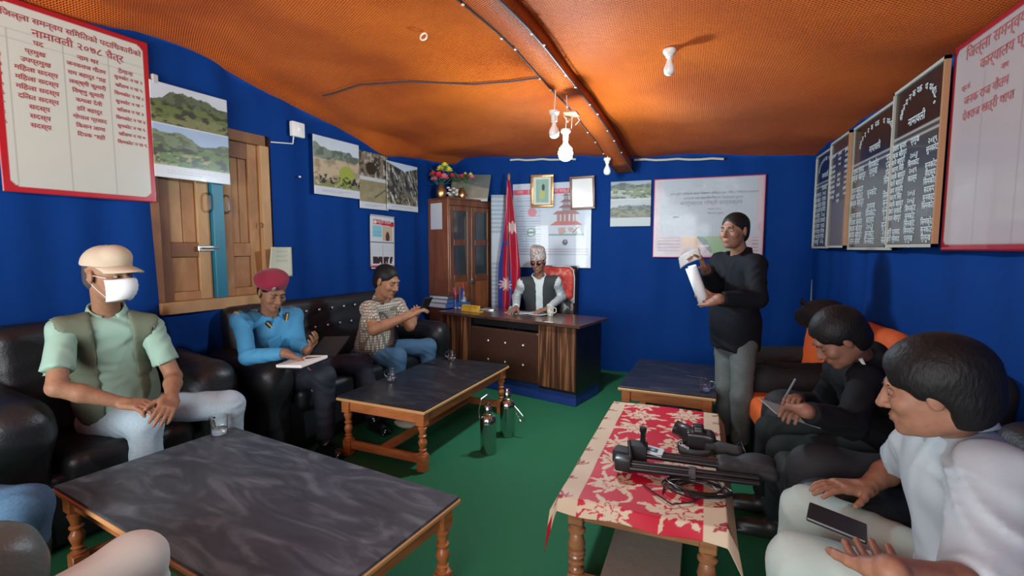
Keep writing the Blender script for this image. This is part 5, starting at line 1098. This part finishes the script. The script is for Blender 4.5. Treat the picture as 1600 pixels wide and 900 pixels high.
# --- 5: standing man
S5 = (.26, .125, .08)
J = dict(neck=at(1156, 397, 3.24), head=at(1147, 362, 3.18), pel=at(1148, 530, 3.28)); J['HM'] = basis((-.62, -.78, -.02), (0, 0, 1))
J['shR'] = on(1126, 410, J['neck'], .19, True); J['shL'] = on(1180, 414, J['neck'], .19); J['elR'] = on(1116, 446, J['shR'], .28); J['elL'] = on(1183, 468, J['shL'], .28)
J['wrR'] = on(1103, 420, J['elR'], .22); J['wrL'] = on(1122, 468, J['elL'], .27); frame_of(J)
J['knR'] = on(1134, 622, J['hipR'], .36); J['knL'] = on(1158, 626, J['hipL'], .36); J['anR'] = V3(J['knR'].x, J['knR'].y + .04, .085); J['anL'] = V3(J['knL'].x + .01, J['knL'].y + .03, .085)
t = person('standing man in a black jacket holding papers in front of the map poster', J)
body(t, J, skin('e', S5), .0065, [dict(w=J['wrR'], d=at(1093, 401, 3.02) - J['wrR'], n=(-.6, -.4, .3), curl=((.1, .3, .2), (.5, .7, .5), (.6, .8, .5), (.7, .8, .5)), s=1.05), dict(w=J['wrL'], d=at(1102, 466, 2.98) - J['wrL'], n=(-.5, -.3, .5), left=True, curl=(.5, .7, .4), s=1.05)], s=1.05)
face_parts(t, J['head'], J['HM'], 1.0, S5)
JK = mat('black_jacket', (.005, .006, .009), .8, spec=.2, bump=.25, scale=90, dist=.003)
sdf('jacket', top_prims(J, .018, 'long', .015) + [Bx(J['pel'] + J['u'] * .06, (.168, .132, .20), J['TM'], .11), C(J['neck'] - J['u'] * .03, J['neck'] + J['u'] * .050 - J['f'] * .008, .070, .066, flat='b'), Cut(Bx(J['pel'] - J['u'] * .36, (.4, .4, .30), J['TM'], .01), .006), Cut(C(J['neck'] + J['u'] * .03 + J['f'] * .03, J['neck'] + J['u'] * .12 + J['f'] * .03, .062), .01)], .010, JK, t, .03, wr=.0055, wf=32)
mb = MB(); c_ = J['pel'] + J['u'] * .34 + J['r'] * .06 + J['f'] * .137; mb.box(c_, (.03, .004, .05), Matrix((J['r'], J['f'], J['u'])).transposed(), bev=.001); mb.build('chest_logo', mat('grey_mark', (.2, .22, .25), .6), t, world=True)
trousers(t, J, mat('grey_trousers', (.085, .095, .09), .85, bump=.3, scale=120, dist=.003, var=.15), .0, wr=.004, wf=24); shoes(t, J, mat('dark_shoe', (.02, .018, .016)), ((-.6, -.8, 0), (-.3, -.95, 0))); hair(t, J['head'], J['HM'], 1.0, 'short')
# papers in his hands
pr_ = thing('paper_roll', 'rolled white papers in the left hand of the standing man', 'paper', at(1090, 448, 2.97)); d_ = (at(1101, 476, 2.97) - at(1080, 420, 2.97)).normalized()
V = []
for k_ in range(3):
    pass
q_ = d_.to_track_quat('Z', 'Y').to_matrix(); nn = 26
for j in range(2):
    for i in range(nn): a = i / (nn - 1) * 4.6; rr = .040 - .006 * a / 4.6; V.append(q_ @ V3(rr * math.cos(a), rr * 1.0 * math.sin(a), (-.135, .125)[j]))
o = pyd('rolled_sheet', V, grid(nn, 2), mat('white_paper2', (.74, .78, .80), .7), pr_, True); md = o.modifiers.new('t', 'SOLIDIFY'); md.thickness = .003
ps = thing('paper_sheet', 'thin paper held up in the raised hand of the standing man', 'paper', at(1078, 404, 3.04)); ps.rotation_euler = (R(70), R(-25), R(-30))
panel('sheet', .16, .08, 14, 10, lambda u, v: np.broadcast_to(np.array((.30, .26, .23)), u.shape + (3,)), PRM, ps, .001, curl=lambda u, v: .02 * np.sin(u * 3))

# --- 6: young man in black jacket writing
S6 = (.22, .095, .06)
J = dict(neck=at(1347, 560, 2.12), head=at(1311, 530, 2.03), pel=at(1388, 688, 2.16)); J['HM'] = basis((-.80, -.05, -.62), (0, 0, 1))
J['shL'] = on(1352, 596, J['neck'], .19); J['shR'] = on(1312, 580, J['neck'], .19, True); J['elL'] = on(1330, 664, J['shL'], .28); J['wrL'] = on(1258, 642, J['elL'], .25)
J['elR'] = on(1285, 632, J['shR'], .27, True); J['wrR'] = on(1243, 624, J['elR'], .2); frame_of(J)
J['knL'] = on(1185, 705, J['hipL'], .46); J['knR'] = on(1205, 672, J['hipR'], .46, True); ankle(J, 'L', -.02, -.04); ankle(J, 'R', -.02, 0)
t = person('seated young man in a black jacket writing on paper by the right wall', J)
body(t, J, skin('f', S6), .0065, [dict(w=J['wrL'], d=at(1218, 634, 1.95) - J['wrL'], n=(-.2, .3, -.6), left=True, curl=(.4, .6, .4)), dict(w=J['wrR'], d=at(1222, 618, 2.05) - J['wrR'], n=(-.2, -.3, -.6), curl=(.5, .7, .4))])
face_parts(t, J['head'], J['HM'], 1.0, S6, down=True)
BJ = mat('black_tracktop', (.005, .0055, .007), .8, spec=.2, bump=.25, scale=90, dist=.003)
sdf('jacket', top_prims(J, .014, 'long', .01) + [El(J['neck'] - J['f'] * .05 + J['u'] * .0, (.09, .055, .06), J['TM'])], .010, BJ, t, .03, wr=.0055, wf=34)
mb = MB(); mb.tube([J['neck'] - J['u'] * .01 + (J['shL'] - J['neck']) * k_ + J['u'] * (.066 + .015 * math.sin(3 * k_)) + J['f'] * (.03 - .05 * k_) for k_ in (.2, .45, .7, .95)], [.004, .009, .009, .004], 6); mb.build('white_piping', WSH, t, True, world=True)
c_ = at(1309, 605, 1.93); r_ = (V3(0, 0, CAM_H) - c_).normalized()
lg = lettering('chest_logo', [('⁂', 0, 0, .06, 'CENTER')], Matrix.Translation((0, 0, 0)), WSH, None); bpy.data.objects.remove(lg)
LM = Matrix((J['r'], J['f'], J['u'])).transposed(); c_ = J['pel'] + J['u'] * .33 - J['r'] * .125 + J['f'] * .085
for dx, dz, sc in ((0, 0, 1), (-.012, .02, .7), (.012, .02, .7), (0, .034, .7)): mb = MB(); mb.sphere(c_ + LM @ V3(dx * .6, dx * .6, dz - .01), .010, (.8 * sc, .8 * sc, sc), 8, 6); mb.build('chest_logo', WSH, t, True, world=True)
mb = MB(); mb.sphere(J['hipL'] + V3(.0, -.075, .06), .05, (1.6, .5, .5), 10, 6); mb.build('shirt_hem', WSH, t, True, world=True)
trousers(t, J, mat('dark_grey_trousers', (.013, .018, .018), .85, spec=.2), .006, wr=.004); shoes(t, J, mat('dark_shoe', (.02, .018, .016)), ((-1, 0, 0), (-1, 0, 0))); hair(t, J['head'], J['HM'], 1.0, 'full')
mb = MB(); mb.box(at(1232, 645, 2.0), (.20, .15, .004), Matrix.Rotation(R(20), 3, 'Y') @ Matrix.Rotation(R(20), 3, 'Z')); tag(mb.build('note_pad', mat('dim_paper', (.25, .25, .24), .7)), 'small note pad under the writing hand of the young man in black', 'notepad')
mb = MB(); mb.tube([at(1226, 622, 1.99), at(1243, 592, 2.0)], .0045, 6); tag(mb.build('pen', mat('pen_grey', (.12, .13, .15), .3)), 'slim pen in the hand of the young man in black', 'pen')

# --- 7: man in white shirt at the right edge
S7 = (.27, .125, .075)
J = dict(neck=at(1492, 672, 1.24), head=at(1457, 612, 1.17)); J['pel'] = V3(J['neck'].x + .09, J['neck'].y - .10, .50); J['HM'] = basis((-.90, .36, -.22), (.03, 0, 1))
J['shL'] = on(1556, 752, J['neck'], .21); J['shR'] = on(1444, 700, J['neck'], .20, True); J['elL'] = on(1545, 930, J['shL'], .29); J['elR'] = on(1400, 728, J['shR'], .28, True)
frame_of(J); J['wrL'] = on(1392, 893, J['elL'], .25); J['wrR'] = on(1352, 762, J['elR'], .20)
J['knL'] = on(1200, 868, J['hipL'], .46, True); J['knR'] = on(1262, 800, J['hipR'], .46, True)
ankle(J, 'L', -.03, 0); ankle(J, 'R', -.03, .0)
t = person('man in a white shirt with bushy black hair at the right edge looking left', J)
body(t, J, skin('g', S7), .0055, [dict(w=J['wrL'], d=at(1318, 850, 1.22) - J['wrL'], n=(-.2, .3, .9), left=True, curl=(.15, .35, .3), tcurl=.1, s=1.05), dict(w=J['wrR'], d=at(1285, 758, 1.5) - J['wrR'], n=(-.1, -.1, -1), curl=(.1, .25, .2), s=1.05)], s=1.05, hs=1.02)
face_parts(t, J['head'], J['HM'], 1.02, S7, down=True)
WK = mat('white_kurta', (.38, .43, .46), .8, bump=.2, scale=160, dist=.002)
sdf('white_shirt', top_prims(J, .022, 'mid', .0) + [C(J['shR'], J['elR'].lerp(J['shR'], .35), .075, .072, flat='b'), C(J['shL'], J['elL'], .085, .075), C(J['elL'], J['elL'].lerp(J['wrL'], .25), .07, .06, flat='b'), El(J['pel'] + V3(-.02, 0, .04), (.20, .17, .13), J['TM'])], .010, WK, t, .03, wr=.006, wf=32)
collar(t, J, WK, .082, .06, .9)
trousers(t, J, mat('pale_green_trousers', (.36, .42, .38), .8, bump=.3, scale=120, dist=.002), .016, wr=.004, wf=24); shoes(t, J, mat('dark_shoe', (.02, .018, .016)), ((-1, .1, 0), (-1, .1, 0))); hair(t, J['head'], J['HM'], 1.01, 'big')
mb = MB(); a_, b_ = at(1262, 798, 1.28), at(1355, 835, 1.2); q_ = (b_ - a_).normalized(); mb.box((a_ + b_) / 2, ((b_ - a_).length, .10, .012), Matrix((q_, V3(0, 0, 1).cross(q_).normalized(), q_.cross(V3(0, 0, 1).cross(q_)).normalized())).transposed(), bev=.006, seg=2)
tag(mb.build('mobile_phone', BLK), 'large black phone resting in the hand of the man in the white shirt', 'phone')

# --- 8 and 9: partly seen people at the lower left
def simple_person(label, pel, facing, kns, ans, sk, topm, trm, headf, slv='long'):
    f = Vector(facing).normalized(); r = V3(f.y, -f.x, 0); J = dict(pel=pel, neck=pel + V3(-f.x * .06, -f.y * .06, .50)); J['head'] = J['neck'] + V3(f.x * .03, f.y * .03, .16)
    J['HM'] = basis(headf); J['shR'] = J['neck'] + r * .18 - V3(0, 0, .05); J['shL'] = J['neck'] - r * .18 - V3(0, 0, .05)
    J['knR'], J['knL'] = kns; J['anR'], J['anL'] = ans
    for s_, a_ in ((1, 'R'), (-1, 'L')): J['el' + a_] = J['sh' + a_] + r * s_ * .05 + f * .02 - V3(0, 0, .27); J['wr' + a_] = J['el' + a_] + f * .22 - r * s_ * .06 - V3(0, 0, .03)
    t = person(label, J); body(t, J, sk, .008, [dict(w=J['wr' + a_], d=f, n=(0, 0, -1), left=a_ == 'L') for a_ in 'RL']); face_parts(t, J['head'], J['HM'], 1., (.28, .13, .08))
    sdf('shirt', top_prims(J, .005, slv), .012, topm, t, .03, wr=.003); trousers(t, J, trm, .010, wr=.0045, wf=30); shoes(t, J, mat('dark_shoe', (.02, .018, .016)), (f, f)); hair(t, J['head'], J['HM'], 1.0); return t
simple_person('person in blue jeans seated at the left edge, only the knee in view', V3(-2.86, .60, .50), (1, .15, 0), (V3(-2.45, .50, .50), V3(-2.20, .93, .49)), (V3(-2.45, .52, .085), V3(-2.30, .95, .085)), skin('c', S3), NAVY, DEN, (1, .2, 0))
simple_person('person in beige trousers seated at the lower left, only one knee in view', V3(-1.50, .28, .49), (.05, 1, 0), (V3(-1.40, .80, .56), V3(-1.66, .62, .46)), (V3(-1.40, .86, .085), V3(-1.66, .72, .085)), skin('e', S5), NAVY, mat('beige_trousers', (.66, .69, .62), .8, bump=.3, scale=120, dist=.002), (0, 1, 0))

# ------------------------------------------------------------------ small things
GLS = mat('clear_glass', (1, 1, 1), .02, trans=1., spec=.5); WAT = mat('water', (.9, .95, .95), .02, trans=1.)
def glass_cup(label, p, rz=0, s=1.0):
    t = thing('glass_mug', label, 'cup', p, rz, 'glass mugs on the low tables')
    mb = MB(); mb.lathe([(0, .0), (.030 * s, .0), (.034 * s, .004), (.036 * s, .045 * s), (.040 * s, .085 * s), (.0375 * s, .085 * s), (.0335 * s, .045 * s), (.031 * s, .010), (0, .008)], (0, 0, .0005), 28, cap=False); mb.build('glass', GLS, t, True, ang=60)
    mb = MB(); mb.tube([(-.036 * s, 0, .072 * s), (-.058 * s, 0, .070 * s), (-.066 * s, 0, .05 * s), (-.058 * s, 0, .028 * s), (-.035 * s, 0, .022 * s)], .0045 * s, 8); mb.build('handle', GLS, t, True, ang=80)
    mb = MB(); mb.lathe([(0, .0095), (.0305 * s, .0105), (.0325 * s, .028 * s), (0, .028 * s)], (0, 0, .0008), 24, cap=False); mb.build('water', WAT, t, True, ang=60)
def hz(u, v, z):
    a = at(u, v, 1); t = (z - CAM_H) / (a.z - CAM_H); return V3(a.x * t, a.y * t, z)
glass_cup('clear glass mug on the far corner of the nearest low table', hz(343, 678, .4205), R(-10), 1.15)
glass_cup('clear glass mug on the near left part of the second low table', hz(612, 594, .4205), R(0))
glass_cup('clear glass mug by the knee of the man in the checked shirt', hz(706, 562, .4205), R(10))
glass_cup('clear glass mug on the small table before the standing man', hz(1101, 610, .4205), R(170))
mb = MB(); p_ = hz(676, 568, .4225); mb.box(p_, (.15, .075, .008), Matrix.Rotation(R(-5), 3, 'Z'), bev=.003); mb.box(p_ + V3(0, 0, .005), (.13, .06, .002), Matrix.Rotation(R(-5), 3, 'Z')); tag(mb.build('mobile_phone', BLK), 'black phone lying at the far edge of the second low table', 'phone')
mb = MB(); mb.tube([hz(1073, 587, .4255), hz(1103, 592, .4255)], .004, 6); tag(mb.build('pen', BLK, None, True), 'black pen beside the mug on the small table', 'pen')
# desk top things
DM = Matrix.Translation(dk.location) @ Matrix.Rotation(DRZ, 4, 'Z')
def onz(u, v): return hz(u, v, DH)
bx = [('white paperback at the bottom of the stack on the desk', (.30, .24, .055), (.62, .62, .60), 0), ('white book in the middle of the stack on the desk', (.29, .235, .045), (.60, .61, .62), .055), ('black and white book on top of the stack on the desk', (.27, .23, .035), (.10, .10, .11), .100)]
bp_ = onz(694, 479)
for i, (lab, sz, c, z) in enumerate(bx):
    t = thing('book', lab, 'book', bp_ + V3(.008 * i, .0, z), DRZ + R(3 * i - 2), 'books stacked on the desk'); CV = mat('book_cover%d' % i, c if i == 2 else (.05, .12, .35), .4)
    mb = MB(); mb.box((0, 0, sz[2] / 2), (sz[0] - .008, sz[1] - .008, sz[2] - .006)); mb.build('pages', mat('page_block', (.66, .65, .62), .8), t)
    mb = MB(); mb.box((0, 0, sz[2] - .002), (sz[0], sz[1], .004)); mb.box((0, 0, .002), (sz[0], sz[1], .004)); mb.box((sz[0] / 2 - .002, 0, sz[2] / 2), (.004, sz[1], sz[2])); mb.build('cover', CV, t)
t = thing('hand_sanitizer', 'clear bottle with a red cap behind the books on the desk', 'bottle', onz(724, 479) + V3(0, .0, 0)); mb = MB(); mb.lathe([(.028, 0), (.032, .01), (.032, .10), (.012, .12), (.012, .14)], (0, 0, 0), 16); mb.build('bottle', mat('pale_plastic', (.55, .62, .66), .15, alpha=.75), t, True)
mb = MB(); mb.lathe([(.013, .14), (.015, .165), (.006, .18), (.005, .19)], (0, 0, 0), 12); mb.build('collar', WHITEP, t, True); mb = MB(); mb.lathe([(.013, .19), (.012, .23), (.004, .29), (0, .292)], (0, 0, 0), 12); mb.build('cap', PET_R, t, True)
t = thing('blue_file', 'blue box file lying behind the books on the desk', 'file', onz(716, 480) + V3(.04, .0, 0), DRZ); mb = MB(); mb.box((0, 0, .03), (.18, .12, .06), bev=.004); mb.build('file', mat('blue_board', (.03, .12, .35), .5), t)
for i, (u_, m_, lab) in enumerate(((706, 'red', 'small crossed desk flag on the left of the books'), (712, 'blue', 'small dark blue desk flag among the books'))):
    t = thing('desk_flag', lab, 'flag', onz(u_ + 2, 481) + V3(.03, .0, .0)); mb = MB(); mb.tube([(0, 0, 0), (.01 * i, 0, .24)], .003, 6); mb.lathe([(.025, 0), (.02, .01)], (0, 0, 0), 10); mb.build('stick', STEEL, t, True)
    V = [(.01 + .05 * a * (1 - .4 * b) * (1 if i else -1), .006 * math.sin(5 * a + 4 * b), .225 - .13 * b) for b in np.linspace(0, 1, 10) for a in np.linspace(0, 1, 8)]; pyd('pennant', V, grid(8, 10), mat('pennant%d' % i, (.35, .02, .06) if not i else (.04, .05, .25), .6), t)
t = thing('name_plate', 'yellow name plate standing on the front of the desk', 'name plate', onz(735, 487), DRZ - R(6)); mb = MB(); mb.box((0, 0, .035), (.27, .008, .075), Matrix.Rotation(R(-22), 3, 'X'), bev=.002); mb.build('plate', mat('yellow_plate', (.62, .36, .03), .4), t)
mb = MB(); mb.box((0, .03, .006), (.26, .06, .01)); mb.build('foot', mat('yellow_plate', (.62, .36, .03)), t)
lettering('lettering', [('राम बहादुर शाही', 0, .005, .032, 'CENTER'), ('प्रमुख', 0, -.022, .022, 'CENTER')], Matrix.Translation((0, -.0055, .035)) @ Matrix.Rotation(R(68), 4, 'X'), mat('brown_ink', (.25, .1, .02), .5), t)
t = thing('mobile_phone', 'grey phone and keys lying right of the name plate on the desk', 'phone', onz(757, 484), DRZ); mb = MB(); mb.box((0, 0, .006), (.07, .14, .010), bev=.003); mb.build('phone', mat('grey_plastic', (.5, .48, .45)), t); mb = MB(); mb.box((.07, .02, .006), (.08, .05, .01), Matrix.Rotation(.4, 3, 'Z')); mb.build('keys', STEEL, t)
for i, (u_, v_, rr, lab) in enumerate(((812, 489, 8, 'open white paper under the right hand of the man at the desk'), (842, 491, -12, 'white paper sheet in the middle of the desk before the seated man'))):
    t = thing('paper_sheet', lab, 'paper', onz(u_, v_) + V3(0, .0, .001 + .002 * i), DRZ + R(rr)); panel('sheet', .26, .20, 12, 10, lambda u, v: mix(lin((205, 208, 210)), lin((150, 155, 165)), ((np.sin(v * 60) > .3) * (np.abs(u - .5) < .42)) * .5), PRM, t, .002, curl=lambda u, v: .008 * (u - .5) ** 2 * 4)
t = thing('blue_cloth_mask', 'crumpled light blue face mask on the papers of the desk', 'mask', onz(801, 487) + V3(0, 0, .004)); sdf('mask', [El((0, 0, .02), (.05, .03, .02)), El((.03, .01, .03), (.03, .02, .03)), El((-.02, 0, .03), (.02, .03, .03))], .006, mat('blue_mask', (.15, .32, .36), .8), t, .02, wr=.003, wf=90, world=False)
t = thing('patterned_mug', 'white patterned mug standing right of the papers on the desk', 'cup', onz(860, 493)); mb = MB(); mb.lathe([(0, 0), (.028, 0), (.032, .01), (.036, .05), (.034, .075), (.038, .10), (.034, .10), (.03, .07), (.03, .012), (0, .012)], (0, 0, 0), 24, cap=False); mb.build('cup', ramp_mat('painted_china', [(.46, (.62, .60, .50)), (.52, (.15, .13, .10)), (.56, (.62, .60, .50))], .2, 'noise', 45, (1, 1, 1), .5, 0, .5), t, True)
mb = MB(); mb.tube([(.034, 0, .08), (.058, 0, .075), (.06, 0, .04), (.034, 0, .025)], .005, 8); mb.build('handle', mat('china', (.6, .58, .5), .2), t, True)

# vacuum flasks
CHR = mat('polished_steel', (.55, .57, .56), .16, 1.)
def flask(label, p, rz, hgt=.30, handle_up=True):
    t = thing('vacuum_flask', label, 'flask', p, rz, 'steel vacuum flasks on the carpet'); r = .056
    mb = MB(); mb.lathe([(r * .96, 0), (r, .006), (r, hgt * .70), (r * 1.03, hgt * .705), (r * 1.03, hgt * .73)], (0, 0, 0), 32); mb.build('body', CHR, t, True)
    mb = MB(); mb.lathe([(r * 1.0, hgt * .73), (r * .98, hgt * .80), (r * .80, hgt * .87), (r * .62, hgt * .90), (r * .62, hgt * .93), (r * .55, hgt * .94), (r * .55, hgt * .955)], (0, 0, 0), 28); mb.build('shoulder', CHR, t, True)
    mb = MB(); mb.lathe([(r * .50, hgt * .955), (r * .52, hgt * .97), (r * .46, hgt * 1.10), (r * .30, hgt * 1.13), (r * .28, hgt * 1.18), (0, hgt * 1.185)], (0, 0, 0), 24); mb.build('lid', CHR, t, True)
    pts = [(-r * 1.05, 0, hgt * .76), (-r * 1.15, 0, hgt * 1.0), (-r * .8, 0, hgt * 1.28), (-r * .1, 0, hgt * 1.38), (r * .7, 0, hgt * 1.28)] if handle_up else [(r * 1.02, 0, hgt * .76), (r * 1.6, 0, hgt * .66), (r * 2.3, 0, hgt * .52), (r * 2.5, 0, hgt * .42), (r * 1.9, 0, hgt * .40), (r * 1.2, 0, hgt * .60)]
    pts = [Vector(p_) for p_ in pts]; sm = []
    for i in range(len(pts) - 1):
        for k in range(4): sm.append(pts[i].lerp(pts[i + 1], k / 4))
    mb = MB(); mb.tube(sm + [pts[-1]], .0045, 8); mb.build('handle', CHR, t, True)
flask('tall steel vacuum flask with its handle up, the nearer of two', V3(-1.25, 2.95, 0), R(20), .30, True)
flask('steel vacuum flask with lowered handle, the farther of two', V3(-1.23, 3.28, 0), R(0), .31, False)

# things under the tables
t = thing('cloth_bundle', 'crumpled pale cloth bag on the carpet under the second low table', 'bag', V3(-2.03, 3.18, 0)); sdf('bag', [El((0, 0, .03), (.13, .09, .035)), El((.05, .03, .04), (.07, .05, .03))], .01, mat('pale_cloth', (.42, .36, .27), .9), t, .03, wr=.004, wf=60, world=False, cut=lambda X, Y, Z: -(Z - .001) + 0 * X + 0 * Y)

# recording gear on the flowered cloth (local to the cloth table)
def L2(x, y, z=0): return CT @ V3(x, y, CLZ + z)
def gp(u, v, z=0): return hz(u, v, CLZ + z)
BP = mat('black_plastic', (.010, .010, .012), .35); BPM = mat('black_rubber', (.012, .012, .013), .7)
t = thing('tripod', 'folded black tripod lying across the flowered cloth, nearer one', 'tripod', gp(1060, 735)); A0, A1 = gp(985, 728, .035), gp(1185, 752, .035)
for i, o_ in enumerate((-.022, .0, .022)):
    mb = MB(); e_ = V3(0, o_, .012 * (i == 1)); mb.tube([A0 + e_, A0.lerp(A1, .5) + e_], .013, 10); mb.tube([A0.lerp(A1, .5) + e_, A1 + e_], .010, 10); l_ = mb.build('leg', BP, t, True, world=True)
    mb = MB(); mb.box(A0.lerp(A1, .5) + e_, (.03, .026, .03), bev=.004); mb.build('leg_clamp', mat('steel_grey', (.12, .12, .13), .3, .6), l_, world=True)
mb = MB(); mb.box(A0 - V3(.03, 0, -.01), (.07, .06, .06), bev=.012, seg=2); mb.build('head', BP, t, True, world=True)
mb = MB(); mb.tube([A0 + V3(.0, .02, .02), A0 + V3(-.02, .12, .06)], .008, 8); mb.build('pan_handle', BP, t, True, world=True)
t = thing('tripod', 'second folded black tripod with a square head behind the nearer one', 'tripod', gp(1060, 715)); A0, A1 = gp(1000, 708, .04), gp(1195, 735, .04)
for i, o_ in enumerate((-.02, .02)): mb = MB(); e_ = V3(0, o_, 0); mb.tube([A0 + e_, A1 + e_], .012, 10); mb.build('leg', BP, t, True, world=True)
mb = MB(); mb.box(A0 + V3(-.01, .0, .01), (.085, .075, .075), bev=.01, seg=2); mb.build('head', BPM, t, True, world=True)
mb = MB(); mb.lathe([(.012, 0), (.012, .05), (.016, .055), (.016, .075)], A0 + V3(.01, .02, .04), 12); mb.build('mount_screw', BP, t, True, world=True)
t = thing('camera_head', 'black blocky mount at the left end of the gear on the flowered cloth', 'mount', gp(974, 722)); mb = MB(); mb.box((0, 0, .035), (.085, .075, .06), Matrix.Rotation(R(-12), 3, 'Z'), bev=.012, seg=2); mb.build('block', BPM, t, True); mb = MB(); mb.sphere((-.005, -.038, .04), .004); mb.build('screw', NAILM, t)
t = thing('name_badge', 'white card with a small dark picture lying on the black gear', 'card', gp(1021, 705, .055)); t.rotation_euler = (R(12), R(4), R(-10))
def pbad(u, v):
    c = np.broadcast_to(lin((190, 200, 205)), u.shape + (3,)); c = mix(c, lin((40, 60, 80)), (np.abs(u - .45) < .25) * (np.abs(v - .6) < .24)); return mix(c, lin((150, 170, 185)), (np.abs(u - .45) < .09) * (np.abs(v - .6) < .12))
panel('card', .085, .062, 24, 20, pbad, PRM, t, .003)
t = thing('video_camera', 'black camera with lens and strap lying on the flowered cloth', 'camera', gp(1092, 700))
sdf('body', [Bx((0, 0, .045), (.062, .045, .042), rd=.015), Bx((-.005, .0, .095), (.025, .03, .02), rd=.01), Bx((.055, -.01, .045), (.018, .04, .038), rd=.014)], .005, BP, t, .012, world=False)
mb = MB(); mb.lathe([(.040, 0), (.040, .05), (.036, .055), (.036, .09), (.032, .09), (.028, .075), (0, .07)], (-.03, .02, .05), 24, Matrix.Rotation(R(-75), 3, 'Y') @ Matrix.Rotation(R(-20), 3, 'X'), cap=False); mb.build('lens', BP, t, True)
st_ = [V3(-.06, -.05, .03), V3(-.10, -.07, .02), V3(-.09, -.11, .006), V3(-.03, -.13, .006), V3(.03, -.12, .01), V3(.09, -.06, .02)]
V = []
for p_ in st_: V += [p_ + V3(0, 0, -.0), p_ + V3(.01, .034, .018)]
o = pyd('strap', V, grid(2, len(st_)), BPM, t); md = o.modifiers.new('t', 'SOLIDIFY'); md.thickness = .002
lettering('lettering', [('Canon', 0, 0, .028, 'CENTER')], Matrix.Translation((-.075, -.085, .030)) @ Matrix.Rotation(R(-52), 4, 'Z') @ Matrix.Rotation(R(40), 4, 'X'), WHITEINK, t)
t = thing('wireless_pack', 'black microphone with a fluffy top right of the camera', 'microphone', gp(1125, 712)); sdf('windshield', [C((0, 0, .035), (.07, -.03, .04), .032, .030), Bx((-.03, .02, .03), (.04, .03, .028), rd=.012)], .006, BPM, t, .01, wr=.0015, wf=200, world=False)
mb = MB(); mb.tube([(.06, 0, .05), (.09, .02, .07), (.10, -.02, .05), (.11, -.08, .02), (.13, -.13, .01)], .004, 6); mb.build('cable', BP, t, True)
t = thing('black_pouch', 'black fabric pouch at the right edge of the flowered cloth', 'pouch', gp(1165, 742)); sdf('pouch', [Bx((.0, 0, .03), (.12, .07, .028), rd=.025), El((.05, .04, .05), (.07, .05, .035))], .008, BPM, t, .02, wr=.003, wf=60, world=False)
t = thing('coiled_cable', 'coil of thin black cable on the front of the flowered cloth', 'cable', gp(1090, 765)); r = random.Random(2); cs = []
cc = gp(1088, 768, 0)
for k in range(7):
    ox, oy, rx, ry = r.uniform(-.03, .03), r.uniform(-.015, .015), r.uniform(.085, .125), r.uniform(.05, .08); n = 26
    for i in range(n): a = 2 * math.pi * i / n; cs.append((cc.x + ox + rx * math.cos(a), cc.y + oy + ry * math.sin(a), CLZ + .008 + .003 * k + .003 * math.sin(a * 2 + k)))
mb = MB(); mb.tube(cs, .0032, 6); mb.build('coil', BP, t, True, world=True)
mb = MB(); e_ = [gp(1005, 757, .005), gp(1025, 772, .005), gp(1050, 788, .005), gp(1080, 785, .006), gp(1095, 778, .01)]; mb.tube(e_, .003, 6); mb.tube([gp(1035, 770, .004), gp(1040, 752, .006), gp(1060, 758, .01), gp(1085, 780, .01)], .003, 6); mb.build('loose_end', BP, t, True, world=True)
# pale sliver standing in for the whitish door gap in the right corner
mb = MB(); mb.poly([(1.145, 5.22, 1.12), (1.145, 5.16, .62), (1.145, 5.24, .62)], .004, (1, 0, 0)); tag(mb.build('trim_2', mat('corner_gap_pale', (.30, .34, .26), .8)), kind='structure')
